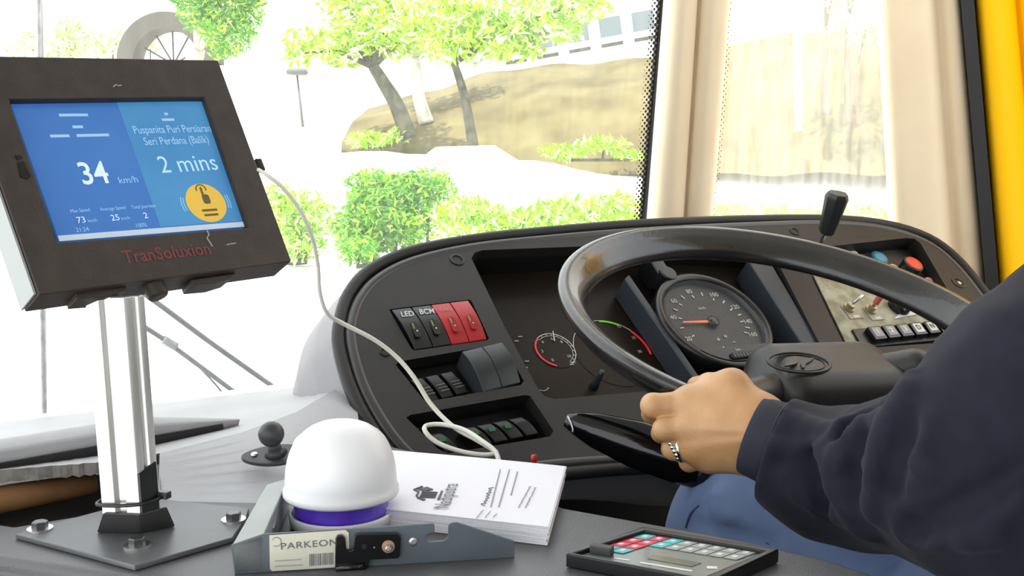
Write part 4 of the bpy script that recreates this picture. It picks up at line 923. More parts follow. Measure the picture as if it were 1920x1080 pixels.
# even scale through the observed ends
a20, a160 = math.radians(216), math.radians(-28)
AL_ = [angs[k] for k in ks]; AL_ = [a if a > -2.2 else a+2*math.pi for a in AL_]
def aspd(v): return float(np.interp(v, ks, AL_)) 
for i, v_ in enumerate(range(20, 161, 20)):
    a = aspd(v_); u = np.array([math.cos(a), math.sin(a)]); q = c+u*Rs*.70
    text('numeral', str(v_), BP, q[0], q[1], .0072, WHI2, spd, z=zd)
for i in range(15):
    a = aspd(20+i*10); u = np.array([math.cos(a), math.sin(a)]); n = np.array([-u[1], u[0]])*(.0009); r0_, r1_ = Rs*.55, Rs*(.61 if i % 2 == 0 else .59)
    if i % 2: r0_, r1_ = Rs*.60, Rs*.68
    prism(BP, [c+u*r0_-n, c+u*r1_-n, c+u*r1_+n, c+u*r0_+n], zd, zd+.0004).build('tick', WHI2, spd)
a = math.atan2(*(BP.uv(1288, 600, zd)-BP.uv(1332, 599, zd))[::-1]); u = np.array([math.cos(a), math.sin(a)]); n = np.array([-u[1], u[0]])
prism(BP, [c-u*.004-n*.0022, c+u*Rs*.58-n*.0010, c+u*Rs*.58+n*.0010, c-u*.004+n*.0022], zd+.0018, zd+.0030).build('needle', ORG, spd)
lathe(BP, c, [(.0085, zd), (.0080, zd+.0045), (.004, zd+.0055)], 24).build('needle_hub', BLK2, spd, smooth=True)
q = BP.uv(1345, 622, zd)
for k in range(7):
    a = 1.1+k*1.3; u = np.array([math.cos(a), math.sin(a)]); q_ = c+np.array([.002, -.036])+u*.010; n = np.array([-u[1], u[0]])*.0006
    prism(BP, [q_-n, q_+u*.004-n, q_+u*.004+n, q_+n], zd, zd+.0004).build('clock_tick', WHI2, spd)
text('lettering', 'km/h', BP, c[0]-.002, c[1]+.026, .004, WHI2, spd, z=zd)
lathe(BP, c+np.array([-.030, .084]), [(.0125, -.03), (.0125, -.001), (.010, 0)], 24).build('locking_boss', BLK2, spd, bevel=.0008)
box(BP, c[0]-.042, c[0]-.02, c[1]+.085, c[1]+.125, -.04, -.006).build('mounting_arm', BLK2, spd, bevel=.002)
# --- right-hand controls on the beige plate
zr = -.026
plp = BP.poly([(1523, 518), (1560, 503), (1600, 500), (1690, 545), (1760, 575), (1812, 632), (1795, 639), (1588, 653)], zr)
prism(BP, plp, zr+.0003, zr+.0030).build('control_plate', BEIGE, e, bevel=.0006); zq = zr+.003
def knob(px, py, r, h, cm, sm, nm, z=zr):
    q = BP.uv(px, py, z+h); k = lathe(BP, q, [(r*.9, z), (r, z+.002), (r, z+h-.0012), (r*.95, z+h)], 32).build(nm, sm, e, smooth=False, bevel=.0004)
    lathe(BP, q, [(r*.82, z+h), (r*.80, z+h+.0012), (r*.4, z+h+.0006), (.0001, z+h+.0003)], 32, close=False).build('cap', cm, k, smooth=True); return k
BLU = mat('blue button', (.05, .28, .42), .4); YB = mat('yellow button', (.75, .62, .22), .4); PK = mat('pink button', (.72, .38, .36), .4); RB = mat('red button', (.72, .055, .03), .35)
for p in ((1650, 482, .0145, .010, BLU, mat('teal ring', (.03, .12, .17), .4), 'push_button'), (1677, 504, .0120, .010, YB, BLK2, 'push_button'), (1714, 494, .0165, .026, RB, BLK2, 'stop_button'), (1745, 529, .0120, .010, PK, BLK2, 'push_button'), (1602, 476, .0085, .008, WHI2, BLK2, 'push_button')): knob(*p)
def toggle(px, py, capm, tipd):
    q = BP.uv(px, py, zq); prism(BP, rrect(q+np.array([0.003, -.006]), .026, .026, .001), zq, zq+.0012).build('switch_plate', mat('aged clear plate', (.36, .34, .26), .4), e)
    t = lathe(BP, q, [(.0085, zq+.001), (.0085, zq+.005), (.006, zq+.005), (.006, zq+.011), (.003, zq+.012)], 16).build('toggle_switch', mat('aged nickel', (.42, .38, .26), .4, metal=.7), e)
    a = BP.p(*q, zq+.010); d = np.array(tipd); b = a+BP.X*d[0]+BP.Y*d[1]+BP.N*d[2]
    tube([a, (a+b)/2, b], [.0018, .0022, .0028], 12).build('lever', STEEL, t, smooth=True)
    if capm is not None: tube([a+(b-a)*.35, a+(b-a)*1.15], .0048, 14).build('red_cap', capm, t, smooth=False)
    prism(BP, rrect(q+np.array([.004, -.0155]), .012, .005, .0006), zq+.0012, zq+.0016).build('label_tag', WHI2, t)
toggle(1590, 580, None, (.016, .004, .014)); toggle(1631, 583, mat('faded red cap', (.62, .13, .10), .45), (.002, .002, .016))
q = BP.uv(1688, 572, zq+.006); k = lathe(BP, q, [(.017, zq), (.0165, zq+.010), (.013, zq+.013)], 32).build('rotary_switch', BLKG, e, bevel=.0006)
prism(BP, [BP.uv(*p, zq+.001) for p in ((1676, 598), (1704, 572), (1728, 588))], zq+.0005, zq+.0018).build('pointer_plate', WHT, k)
# gear keypad
gk = BP.poly([(1598, 617), (1745, 603), (1795, 622), (1795, 634), (1618, 651)], zq+.004)
gp_ = prism(BP, gk, zq, zq+.004).build('gear_selector', BLK2, e, bevel=.0008); zk = zq+.004
gq = BP.poly([(1623, 614), (1775, 600), (1790, 622), (1640, 639)], zk+.006)
for i, s in enumerate('123DNR'):
    u0, u1 = i/6+.012, (i+1)/6-.012
    if i == 4: u0 += .01
    P = [lerp4(gq, u0, .02), lerp4(gq, u1, .02), lerp4(gq, u1, .98), lerp4(gq, u0, .98)]
    kk = prism(BP, P, zk, zk+.008).build('gear_button', BLKG, gp_, bevel=.0009) if True else None
    P2 = [lerp4(gq, u0+.025, .12), lerp4(gq, u1-.02, .12), lerp4(gq, u1-.02, .80), lerp4(gq, u0+.025, .80)]
    mm = mat('lit key face', (.62, .64, .62), .35) if i in (3, 4, 5) else mat('grey key face', (.26, .29, .29), .3)
    prism(BP, P2, zk+.008, zk+.0085).build('key_cap', mm, gp_)
    q = lerp4(gq, (u0+u1)/2, .45); text('numeral', s, BP, q[0], q[1], .0085, WHT if i < 3 else BLKG, gp_, z=zk+.0086, bold=.02)
prism(BP, BP.poly([(1716, 658), (1755, 653), (1755, 656), (1716, 661)]), .0001, .0006).build('warning_label', WHI2, e)
for (x, y) in ((1828, 578), (1838, 590)): prism(BP, BP.poly([(x-12, y-6), (x+6, y-8), (x+14, y+3), (x-6, y+6)]), .0001, .004).build('vent_button', BLK2, e, bevel=.001)
# lower ledge under the cluster
None if True else tube([BP.hit(1040, 772, -.002), BP.hit(1110, 760, .001), BP.hit(1190, 748, .001), BP.hit(1300, 740, -.002)], [.002, .0045, .0045, .002], 12).build('ledge', DASH, e, smooth=True)
# lower dash down to the platform
lb = [BP.p(*p, -.02) for p in ((-.50, -.16), (.56, -.16))]
V = [(.50, .955, .80), (1.50, .93, .80), (1.52, 1.02, .12), (.50, 1.04, .12), (.50, 1.20, .80), (1.50, 1.15, .80), (1.52, 1.30, .12), (.50, 1.30, .12)]
MB().add(V, [(0, 1, 2, 3), (4, 5, 6, 7), (0, 1, 5, 4), (1, 2, 6, 5), (2, 3, 7, 6), (3, 0, 4, 7)]).build('lower_panel', BLK, e, bevel=.01)
# lever with black grip
l0 = BP.hit(1541, 455); l1 = at(1549, 438, 1.45); l2 = at(1572, 362, 1.42)
dirl = nrm(l2-l1); b0 = l1+dirl*.0
e2 = empty('control_lever', tuple(l0), 'short upright lever with a faceted black grip on top of the dashboard', 'lever')
tube([l0-BP.N*.01, b0+dirl*.006], [.0038, .0032], 12).build('shaft', STEEL, e2, smooth=True)
LF = Fr(b0, nrm(RT-dirl*(RT@dirl)), None, dirl); gm = MB(); V = []; Lg = np.linalg.norm(l2-l1)
for z, w, d in ((0, .0095, .009), (.004, .0125, .011), (Lg*.55, .0160, .013), (Lg*.88, .0185, .014), (Lg, .0150, .011)):
    for x, y in ((-1, -.35), (-.35, -1), (.6, -1), (1, -.35), (1, .6), (.35, 1), (-.6, 1), (-1, .5)): V.append(LF.p(x*w*.85, y*d, z))
MB().add(V, [(i*8+k, i*8+(k+1) % 8, (i+1)*8+(k+1) % 8, (i+1)*8+k) for i in range(4) for k in range(8)]+[tuple(range(8)), tuple(range(32, 40))]).build('grip', mat('satin black grip', (.020, .023, .020), .35), e2, bevel=.001)

# ================================================================== steering wheel
nW = nrm((-.0536, -.3122, .9485)); cW = at(1476, 608, 1.06); RW = .2267
WF_ = Fr(cW, nrm(np.cross(nW, np.cross([0, 1., 0], nW))*-1) if False else nrm(np.cross([0, 1., 0], nW)), None, nW)
e = empty('steering_wheel', tuple(cW-nW*.06), 'large worn black bus steering wheel with a padded hub bearing an oval emblem', 'steering wheel'); SW = e
sec_ = []; SECT = 44; SGN = 1; GRV = 60
for i in range(40):
    a = 2*math.pi*i/40; gv = 1-.07*math.exp(-((a-math.radians(GRV))/.10)**2); u, v = 1.34*gv*math.cos(a), .64*gv*math.sin(a); tl = math.radians(SECT); sec_.append((u*math.sin(tl)+v*math.cos(tl), SGN*(u*math.cos(tl)-v*math.sin(tl))))
rim = [WF_.p(RW*math.cos(t), RW*math.sin(t)) for t in np.linspace(0, 2*math.pi, 120, endpoint=False)]
# section's first axis follows the wheel normal
tube(rim, .0165, closed=True, sec=sec_, refn=nW).build('rim', WHEELM, e, smooth=True)
# hub pad
hc = at(1543, 716, 1.06)
def onw(px, py, h):  # picture point on the plane at height h from the rim plane
    r = ray(px, py); t = ((cW+nW*h-CAM)@nW)/(r@nW); return CAM+r*t
hC = onw(1548, 708, -.060); hX = nrm(onw(1700, 690, -.04)-onw(1400, 700, -.04)); hX = nrm(hX-nW*(hX@nW)); hY = np.cross(nW, hX)
AX = np.array([hX, hY, nW])
q_l, q_r = onw(1370, 700, -.035), onw(1672, 664, -.035)
def rbox(P, c, h, r, A=AX):
    q = np.abs((P-np.array(c, np.float32))@np.array(A, np.float32).T)-(np.array(h, np.float32)-r); return np.linalg.norm(np.maximum(q, 0), axis=-1)+np.minimum(q.max(-1), 0)-r
rimL = WF_.p(RW*math.cos(math.radians(0)), 0)
angL = [np.degrees(math.atan2((onw(1285, 735, 0)-cW)@WF_.Y, (onw(1285, 735, 0)-cW)@WF_.X))]
pL = onw(1290, 745, 0); pL = cW+nrm(pL-cW)*RW
pR = cW-nrm(pL-cW)*RW*1.0; pR = cW+nrm(onw(1835, 640, 0)-cW)*RW
def hubf(P):
    d = rbox(P, hC+hX*.006-nW*.012, (.086, .056, .038), .032)
    d = smin(d, cap(P, hC-nW*.030-hX*.07, hC-nW*.030+hX*.03, .030, .030), .02)
    return d
def spokef(P):
    a = np.minimum(cap(P, hC-nW*.005+hX*.06, pR-nW*.012, .024, .013), cap(P, hC-nW*.012-hX*.05, pL-nW*.012, .020, .012))
    a = smin(a, cap(P, hC-nW*.032+hX*.06, pR-nW*.03-(pR-hC)*.35, .026, .018), .02); a = smin(a, cap(P, hC-nW*.004+hX*.06, pR-(pR-hC)*.45-nW*.008, .022, .018), .01)
    a = smin(a, cap(P, hC-nW*.02, hC-nW*.075, .045, .04), .02)
    return a
lo = hC-.16; hi = hC+.16
V, F_ = sdf_mesh(hubf, lo, hi, .003); MB().add(V, F_).build('hub_pad', HUBM, e, smooth=True)
V, F_ = sdf_mesh(spokef, hC-.26, hC+.26, .004); MB().add(V, F_).build('spokes', HUBM, e, smooth=True)
EC = onw(1498, 681, -.034); EF = Fr(EC, hX, None, nW)
zt2 = -.0
e0_ = march(hubf, 1498, 681); 
if e0_ is not None: EF = Fr(e0_, hX, None, nW)
ea = abs((onw(1553, 678, -.034)-onw(1446, 684, -.034))@hX)/2; eb = ea*.62
em = tube([EF.p(ea*math.cos(t), eb*math.sin(t), .0006) for t in np.linspace(0, 2*math.pi, 48, endpoint=False)], .0016, 8, closed=True).build('emblem', HUBM, e, smooth=True)
tube([EF.p(ea*.84*math.cos(t), eb*.80*math.sin(t), .0006) for t in np.linspace(0, 2*math.pi, 48, endpoint=False)], .0008, 6, closed=True).build('emblem_ring', HUBM, em, smooth=True)
for s in (1, -1):
    prism(EF, [np.array(p)*ea*s for p in spline([(-.62, -.22), (-.2, -.12), (.02, .10), (.10, .36), (-.02, .30), (-.16, .12), (-.40, -.02)], 5, True)], .0002, .0020).build('emblem_swoosh', HUBM, em, bevel=.0005)
# column
e = empty('steering_column', tuple(hC-nW*.5), 'dark steering column shroud with a glossy black stalk below the wheel', 'steering column')
cdn = hC-nW*.085; cbt = np.array([hC[0]+.01, hC[1]+.14, .13])
tube([cdn, cdn*.6+cbt*.4, cbt], [.048, .055, .075], 20).build('column_shroud', BLK, e, smooth=True)
sa_, sb_ = at(1060, 787, 1.00), at(1330, 880, .99)
dS = sb_-sa_; sX = nrm(dS); sN = nrm(np.cross(sX, np.cross(-ray(1150, 820), sX))); sN = nrm(-ray(1150, 820)-sX*(-ray(1150, 820)@sX)); sYv = np.cross(sN, sX)
V = []; Ls = np.linalg.norm(dS); NS = 14
for i in range(NS+1):
    t = i/NS; w = np.interp(t, [0, .06, .2, .5, .8, 1], [.006, .0105, .017, .0235, .024, .022]); h = np.interp(t, [0, .1, 1], [.004, .007, .010])
    for k in range(14): a = 2*math.pi*k/14; V.append(sa_+dS*t+sYv*w*math.cos(a)*(1)+sN*h*math.sin(a)-np.array([0, 0, .0]))
MB().add(V, [(i*14+k, i*14+(k+1) % 14, (i+1)*14+(k+1) % 14, (i+1)*14+k) for i in range(NS) for k in range(14)]+[tuple(range(14)), tuple(range(NS*14, NS*14+14))]).build('stalk', BLKG, e, smooth=True); stk = bpy.data.objects['stalk']
P = [sa_+sX*.003+sYv*.002+sN*.0068, sa_+sX*.006-sYv*.001+sN*.0075, sa_+sX*.010-sYv*.006+sN*.0078]
tube([sa_+sX*a+sYv*b+sN*c for a, b, c in ((.001, .004, .0052), (.006, -.001, .0068), (.0095, -.006, .0068), (.0105, -.009, .006))], .0008, 6).build('stalk_mark', WHT, stk, smooth=True)
tube([sb_, sb_*.5+(hC-nW*.12)*.5, hC-nW*.12], [.016, .018, .02], 14).build('stalk_root', BLK, e, smooth=True)

# ================================================================== outside rod and wiper
WO = Fr(WS.p(0, 0, -.035), WS.X, WS.Y)
MET = mat('weathered grey metal', (.20, .21, .22), .5, metal=.3, col2=(.42, .43, .44), nscale=60)
W2 = Fr(WS.p(0, 0, -.06), WS.X, WS.Y); e = empty('mirror_rod', tuple(W2.hit(84, 815)), 'thin grey vertical double rod outside the windscreen at the far left', 'rod')
tube([W2.hit(69, -60), W2.hit(84, 815)], .0036, 12).build('dark_rod', MET, e, smooth=True)
tube([W2.hit(79, -60)+[0.0, .004, 0], W2.hit(88, 812)+[0, .004, 0]], .0022, 8).build('bright_rod', STEEL, e, smooth=True)
WM = mat('wiper arm grey', (.14, .15, .16), .5)
e = empty('windscreen_wiper', tuple(WO.hit(500, 748)), 'twin-arm windscreen wiper running down to the right behind the pole', 'wiper')
def armp(L, r, nm, m=WM, n=8): return tube(spline([WO.hit(x, y) for x, y in L], 5), r, n).build(nm, m, e, smooth=True)
armp([(70, 395), (180, 485), (292, 566), (400, 646), (535, 741)], .0042, 'upper_arm'); armp([(120, 520), (285, 622), (318, 645), (390, 698), (462, 752)], .0038, 'lower_arm')
armp([(318, 645), (345, 662), (375, 690), (405, 722), (432, 756)], .0016, 'washer_hose'); armp([(305, 636), (330, 650)], .0065, 'arm_clamp', MET)
armp([(520, 735), (545, 744)], .008, 'arm_pivot', MET); armp([(448, 746), (468, 754)], .007, 'arm_pivot', MET)
# blade: short blade at the far end
tube([WO.hit(60, 120), WO.hit(52, 560)], .0045, 8).build('wiper_blade', RUB, e, smooth=True) if False else None

# ================================================================== driver
def A(*p): return at(p[0], p[1], p[2]-(float(np.interp(p[0], [1290, 1440, 1500, 1640], [.016, .055, .045, 0])) if p[2] > .7 else 0))
HK = [  # knuckle, middle joint, end joint, tip, radii
    [(1292, 760, .872), (1224, 760, .872), (1222, 775, .902), (1262, 790, .912), (.0125, .0098, .0088, .0078)],
    [(1298, 800, .864), (1246, 805, .864), (1240, 812, .894), (1280, 818, .905), (.0125, .0094, .0086, .0078)],
    [(1306, 836, .866), (1264, 842, .868), (1258, 842, .896), (1300, 838, .905), (.0120, .0090, .0082, .0074)],
    [(1330, 858, .874), (1292, 866, .878), (1288, 862, .900), (1322, 850, .908), (.0105, .0080, .0074, .0068)]]
WR = A(1436, 822, .885); EL = A(1850, 885, .67); SH = A(2400, 420, .68)
TH = [A(1405, 772, .880), A(1372, 726, .882), A(1330, 722, .892), A(1306, 724, .902)]
def handf(P):
    wr2 = A(1424, 818, .880)
    d = cap(P, A(1500, 858, .862), A(1430, 800, .884), .025, .0215)
    d = smin(d, cap(P, A(1500, 858, .862), A(1430, 842, .884), .025, .0205), .012)
    palm = None
    for f, (w, r0, r1) in zip(HK, ((A(1425, 790, .880), .021, .0165), (A(1426, 806, .874), .021, .0160), (A(1427, 825, .874), .020, .0160), (A(1422, 846, .880), .018, .0135))):
        c = cap(P, w, A(*f[0]), r0, r1); palm = c if palm is None else smin(palm, c, .008)
    palm = smin(palm, cap(P, A(1400, 838, .895), A(1350, 830, .895), .020, .016), .012)
    d = smin(d, palm, .014)
    t = cap(P, TH[0], TH[1], .0185, .0140); t = smin(t, cap(P, TH[1], TH[2], .0125, .0105), .006); t = smin(t, cap(P, TH[2], TH[3], .0100, .0085), .003)
    t = smin(t, cap(P, TH[1], A(1300, 755, .876), .010, .011), .014)
    d = smin(d, t, .010)
    for f in HK:
        a, b, c, e_ = [A(*q) for q in f[:4]]; r = f[4]
        g = smin(cap(P, a, b, r[0], r[1]), ell(P, b, (r[1]*1.04,)*3), .003)
        g = smin(g, cap(P, b, c, r[1]*.98, r[2]), .002); g = smin(g, cap(P, c, e_, r[2], r[3]), .002)
        k = .006
        d = smin(d, g, .0028)
        d = smin(d, ell(P, a+nrm(CAM-a)*.004, (r[0]*.86,)*3), .006)
    # extensor tendons, faint
    for f, w in zip(HK[:3], ((1415, 796, .858), (1417, 808, .853), (1418, 822, .853))):
        a = A(*f[0])+nrm(CAM-A(*f[0]))*.0125; b = A(*w)+np.array([0, 0, 0]); d = smin(d, cap(P, a, b, .0020, .0018), .006)
    return d
hb = np.array([A(1190, 690, .84), A(1500, 690, .84), A(1190, 900, .95), A(1500, 900, .95), A(1190, 900, .84), A(1500, 900, .84), A(1190, 690, .95), A(1500, 690, .80), A(1500, 900, .80)])
hV, hF = sdf_mesh(handf, hb.min(0), hb.max(0), .0013)
# the whole body, under the clothes
SHR = np.array([1.13, .27, 1.09]); NK = np.array([.955, .235, 1.13]); HD = np.array([.955, .275, 1.31]); HP = np.array([.955, .20, .70])
RWR = cW+nrm(pR-cW)*(RW+.035)+np.array([.02, -.02, -.01]); REL = np.array([1.20, .50, .90])
KL = A(1402, 1003, 1.05); HL = HP+np.array([-.10, .02, -.01]); AL = KL+np.array([.03, .10, -.43])
HR = HP+np.array([.10, .02, -.01]); KR_ = np.array([1.12, .76, .72]); AR = KR_+np.array([.0, .15, -.42])
def bodyf(P):
    d = smin(ell(P, HP+[0, .02, .08], (.15, .10, .14)), ell(P, (.955, .23, .98), (.165, .095, .17)), .08)
    d = smin(d, cap(P, (.955, .22, .80), (.955, .23, .95), .12, .12), .06)
    d = smin(d, cap(P, SH+np.array([.03, 0, -.01]), SHR, .048, .048), .06)
    d = smin(d, cap(P, NK-[0, .01, .02], NK+[0, .03, .08], .058, .052), .03)
    fp = [A(1480, 850, .865), A(1560, 893, .825), A(1720, 890, .725), EL]
    for a_, b_ in zip(fp[:-1], fp[1:]): d = smin(d, cap(P, a_, b_, .028, .034), .02)
    d = smin(d, cap(P, SH, EL, .046, .036), .03)
    for s, e_, w, r in ( (SHR, REL, RWR, (.046, .038, .025)),):
        d = smin(d, smin(cap(P, s, e_, r[0], r[1]), cap(P, e_, w, r[1], r[2]), .02), .03)
    for h, k, a in ((HL, KL, AL), (HR, KR_, AR)):
        d = smin(d, smin(cap(P, h, k, .070, .050), cap(P, k, a, .048, .036), .02), .04)
    # right hand closed round the rim
    rh = cap(P, RWR, RWR+nrm(pR-RWR)*.03, .026, .030); d = smin(d, rh, .01)
    # head with face
    hd = smin(ell(P, HD+[0, -.012, .035], (.078, .098, .100)), ell(P, HD+[0, .030, -.045], (.058, .066, .075)), .03)
    hd = smin(hd, cap(P, HD+[0, .090, .020], HD+[0, .118, -.018], .009, .015), .012)
    for s in (-1, 1):
        hd = smin(hd, ell(P, HD+[s*.080, -.005, -.002], (.010, .020, .032)), .008)
        hd = smax(hd, -ell(P, HD+[s*.032, .102, .022], (.016, .012, .011)), .010)
        hd = smin(hd, ell(P, HD+[s*.032, .086, .022], (.012, .012, .011)), .003)
    hd = smin(hd, ell(P, HD+[0, .088, -.052], (.026, .016, .007)), .005); hd = smax(hd, -ell(P, HD+[0, .106, -.052], (.024, .008, .0018)), .003)
    return smin(d, hd, .02)
bV, bFc = sdf_mesh(bodyf, (.45, -.02, .22), (1.36, 1.02, 1.45), .0085)
e = empty('person', tuple(HP-[0, 0, .1]), 'person in navy jacket and blue trousers, silver-ringed hand gripping the wheel', 'person'); PN = e
mb = MB(); mb.add(hV, hF); mb.add(bV, bFc); mb.build('body', SKIN, e, smooth=True)
# shoes
for k_, a_ in ((KL, AL), (KR_, AR)):
    fr = Fr(a_+np.array([0, .02, 0]), (1, 0, 0), (0, 1, 0))
    V, F_ = sdf_mesh(lambda P: smax(smin(cap(P, a_+[0, -.03, -.035], a_+[0, .15, -.055], .042, .036), cap(P, a_+[0, -.01, -.03], a_, .04, .045), .03), -(P[..., 2]-(a_[2]-.085)), .004), a_-np.array([.07, .09, .10]), a_+np.array([.07, .22, .06]), .005)
    MB().add(V, F_).build('shoe', BLK2, e, smooth=True)
# silver ring
rp = A(*HK[2][0])*.28+A(*HK[2][1])*.72; rd = nrm(A(*HK[2][1])-A(*HK[2][0])); RF = Fr(rp, nrm(np.cross(rd, (0, 0, 1))), None, rd)
SLV = mat('silver', (.80, .78, .74), .18, metal=1)
tube([RF.p(.0108*math.cos(t), .0108*math.sin(t), 0) for t in np.linspace(0, 2*math.pi, 40, endpoint=False)], .0019, 8, closed=True).build('finger_ring', SLV, e, smooth=True); rg_ = bpy.data.objects['finger_ring']
for k in range(5):
    f = march(handf, 1257+k*4.0, 832+k*7.0, .8, 1.0)
    if f is not None: ball(f+nrm(CAM-f)*.0008, .0022, 10).build('ring_stone', SLV, rg_, smooth=True)
# --- jacket
AXF = nrm(at(1530, 866, .812)-at(1405, 815, .836)); CU0 = at(1412, 815, .826)
C0 = A(1418, 820, .884); C0b = A(1446, 828, .878)
FA = [(at(1446, 828, .818), .0355), (A(1490, 860, .862), .0395), (A(1560, 893, .825), .0475), (A(1640, 896, .775), .0495), (A(1720, 890, .725), .0545), (A(1850, 885, .67), .072)]
UA = [(A(1850, 885, .67), .072), (A(1990, 765, .66), .080), (A(2180, 605, .67), .084), (SH, .080)]
def fold(P, d, pts, r, k, sink=.5):
    for a, b in zip(pts[:-1], pts[1:]): d = smin(d, cap(P, a, b, r, r), k)
    return d
def jbase(P, extra=0):
    d = None
    for L in (FA, UA):
        for (a, ra), (b, rb) in zip(L[:-1], L[1:]):
            c = cap(P, a, b, ra+extra, rb+extra); d = c if d is None else smin(d, c, .022)
    return d
def mk(pts, r, fn, sink=.6):
    out = []
    for x, y in pts:
        f = march(fn, x, y, .45, 1.2)
        if f is not None: out.append(f+nrm(ray(x, y))*r*sink)
    return out
folds = []
for pts, r in (([(1712, 712), (1696, 760), (1672, 800), (1655, 850), (1650, 900), (1640, 960)], .0075), ([(1690, 775), (1640, 790), (1600, 820), (1575, 850)], .0060), ([(1660, 845), (1610, 870), (1560, 860), (1500, 845), (1450, 842)], .0038),
               ([(1545, 830), (1556, 880), (1570, 920), (1600, 960)], .0055), ([(1600, 790), (1570, 820), (1548, 850)], .0045), ([(1500, 790), (1540, 810), (1580, 800)], .0045), ([(1480, 900), (1520, 935), (1570, 960), (1640, 1000)], .0055),
               ([(1740, 800), (1725, 850), (1745, 880)], .006), ([(1820, 1000), (1870, 960), (1910, 930)], .006), ([(1700, 1000), (1780, 1010), (1860, 1000)], .005)):
    q = mk(pts, r, jbase)
    if len(q) > 1: folds.append((spline(q, 3), r))
grooves = []
for pts, r in (([(1700, 800), (1682, 850), (1668, 910)], .006), ([(1620, 830), (1595, 880), (1600, 930)], .006), ([(1520, 855), (1530, 900), (1548, 950)], .005), ([(1640, 770), (1610, 785), (1585, 812)], .004), ([(1920, 880), (1850, 925), (1780, 960), (1700, 1000)], .005)):
    q = mk(pts, r, jbase, -.35)
    if len(q) > 1: grooves.append((spline(q, 3), r))
TORSO = lambda P: smin(smin(ell(P, (.955, .22, .92), (.195, .135, .25)), cap(P, SH+np.array([.05, 0, -.015]), SHR-[.03, 0, .01], .078, .078), .06), ell(P, HP+[0, .02, .08], (.185, .135, .14)), .06)
def jacketf(P):
    d = jbase(P)
    for p, r in folds: d = fold(P, d, list(p)[::2]+[p[-1]], r, .010)
    for p, r in grooves:
        pp = list(p)[::2]+[p[-1]]
        for a, b in zip(pp[:-1], pp[1:]): d = smax(d, -cap(P, a, b, r, r), .010)
    # soft cloth unevenness
    d = d+.0012*np.sin(P[..., 0]*95+P[..., 2]*60)*np.sin(P[..., 1]*80-P[..., 2]*70)
    d = smin(d, TORSO(P), .03)
    d = smax(d, -((P-np.array(CU0+AXF*.0185, np.float32))@np.array(AXF, np.float32)), .0025)
    return d
jV, jF = sdf_mesh(lambda P: smax(jacketf(P), -(P[..., 0]-0)-10, .001), (.50, .05, .64), (1.05, .70, 1.22), .0036)
MB().add(jV, jF).build('jacket', NAVY, e, smooth=True)
def rsl(P):
    d = smin(cap(P, SHR, REL, .078, .062), cap(P, REL, RWR, .062, .036), .03); d = smin(d, ell(P, (1.02, .22, .92), (.17, .134, .24)), .05)
    return d
V, F_ = sdf_mesh(rsl, (.95, .05, .62), (1.36, .74, 1.22), .008); MB().add(V, F_).build('jacket_right_side', NAVY, e, smooth=True)
jk = bpy.data.objects['jacket']
# cuff: turned band with seam
cfX = nrm(C0b-C0); cl = [A(1408, 816, .885), A(1420, 819, .884), A(1436, 824, .882), A(1452, 830, .879), A(1466, 834, .877)]
up_ = nrm(A(1440, 760, .87)-A(1415, 885, .87))
def ringsec(c, ax, r1, r2, n=40):
    a = nrm(up_-ax*(up_@ax)); b = np.cross(ax, a); return [c+a*r1*math.cos(2*math.pi*i/n)+b*r2*math.sin(2*math.pi*i/n) for i in range(n)]
axc = nrm(cl[-1]-cl[0]); axc = AXF
R_ = []
for i, (s, r) in enumerate(((0.006, .0290), (-.001, .0318), (.000, .0328), (.006, .0334), (.014, .0340), (.019, .0345), (.026, .033))):
    R_.append(ringsec(CU0+axc*s, axc, r*1.00, r*1.0))
V = [p for r in R_ for p in r]; n = 40
MB().add(V, [(i*n+k, i*n+(k+1) % n, (i+1)*n+(k+1) % n, (i+1)*n+k) for i in range(len(R_)-1) for k in range(n)]).build('cuff', mat('cuff cloth', (.019, .019, .032), .85, col2=(.023, .023, .038), nscale=50, bump=.3, bscale=1500), jk, smooth=True)
tube(ringsec(CU0+axc*.0178, axc, .0348, .0348*.96), .0009, 6, closed=True).build('cuff_seam', RUB, jk, smooth=True)
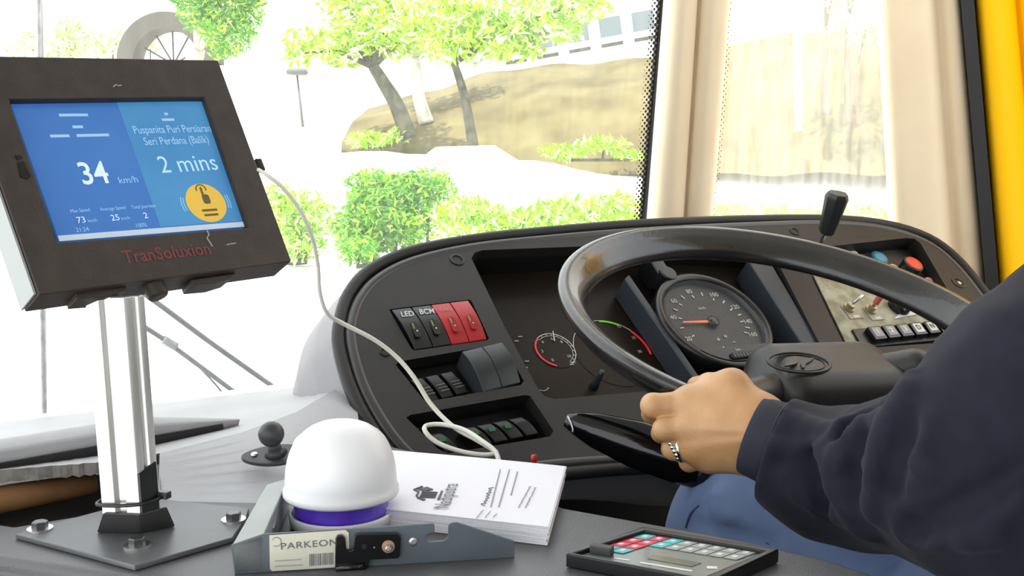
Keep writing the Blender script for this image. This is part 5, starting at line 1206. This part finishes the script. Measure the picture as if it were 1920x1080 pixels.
# --- trousers
def trf(P):
    d = None
    for h, k, a in ((HL, KL, AL), (HR, KR_, AR)):
        c = smin(cap(P, h, k, .098, .074), cap(P, k, a+[0, 0, .03], .072, .058), .03); d = c if d is None else smin(d, c, .03)
    d = smin(d, ell(P, HP+[0, .0, .02], (.185, .14, .13)), .05)
    for p, r in tfolds:
        for a, b in zip(p[:-1], p[1:]): d = smin(d, cap(P, a, b, r, r), .012)
    for p, r in tgro:
        for a, b in zip(p[:-1], p[1:]): d = smax(d, -cap(P, a, b, r, r), .008)
    return d+.0015*np.sin(P[..., 0]*70+P[..., 1]*25)*np.sin(P[..., 2]*60+P[..., 1]*30)
tfolds = []; tgro = []
tf0 = [mk(p, r, trf, .5) for p, r in (([(1345, 930), (1370, 980), (1400, 1010)], .008), ([(1430, 940), (1470, 990), (1480, 1020)], .007), ([(1540, 1000), (1600, 1020), (1660, 1040)], .007))]
tg0 = [mk(p, .005, trf, -.3) for p in ([(1300, 985), (1318, 940), (1322, 915)], [(1310, 980), (1380, 1000), (1450, 1025)], [(1690, 1040), (1660, 1060), (1640, 1075)])]
tfolds = [(q, .008) for q in tf0 if len(q) > 1]; tgro = [(q, .005) for q in tg0 if len(q) > 1]
V, F_ = sdf_mesh(trf, (.58, .03, .26), (1.28, 1.04, .92), .0065); MB().add(V, F_).build('trousers', BLUE, e, smooth=True); TRO = bpy.data.objects['trousers']
for L_ in ([(1286, 990), (1294, 965), (1310, 948)], [(1308, 982), (1350, 988), (1400, 1002), (1450, 1024)]):
    q_ = mk(L_, .0015, trf, .2)
    if len(q_) > 1: tube(spline(q_, 5), .0011, 6).build('seam', mat('dark blue stitching', (.03, .04, .08), .8), TRO, smooth=True)
# hair
V, F_ = sdf_mesh(lambda P: smax(ell(P, HD+[0, -.018, .040], (.088, .106, .108)), (P[..., 1]-(HD[1]+.055)) - (P[..., 2]-(HD[2]+.05))*.8 - np.where(P[..., 2] > HD[2]-.02, 0, -1)*(HD[2]-.02-P[..., 2])*1.5, .01), HD-np.array([.11, .14, .09]), HD+np.array([.11, .12, .16]), .005)
MB().add(V, F_).build('hair', HAIR, e, smooth=True)
# ================================================================== driver's seat
e = empty('driver_seat', (.955, .2, .12), "black driver's seat under the person in the navy jacket", 'seat')
SM = mat('black seat fabric', (.02, .02, .022), .9, bump=.3, bscale=900)
box(Fr((.955, .22, 0), (1, 0, 0), (0, 1, 0)), -.23, .23, -.22, .24, .50, .60).build('cushion', SM, e, bevel=.03, seg=4)
box(Fr((.955, .02, .58), (1, 0, 0), nrm((0, -.15, 1))), -.22, .22, 0, .62, -.03, .06).build('backrest', SM, e, bevel=.03, seg=4)
lathe(Fr((.955, .2, .12), (1, 0, 0), (0, 1, 0)), (0, 0), [(.16, 0), (.16, .03), (.07, .05), (.07, .36), (.15, .39)], 28).build('pedestal', BLK2, e, smooth=False)
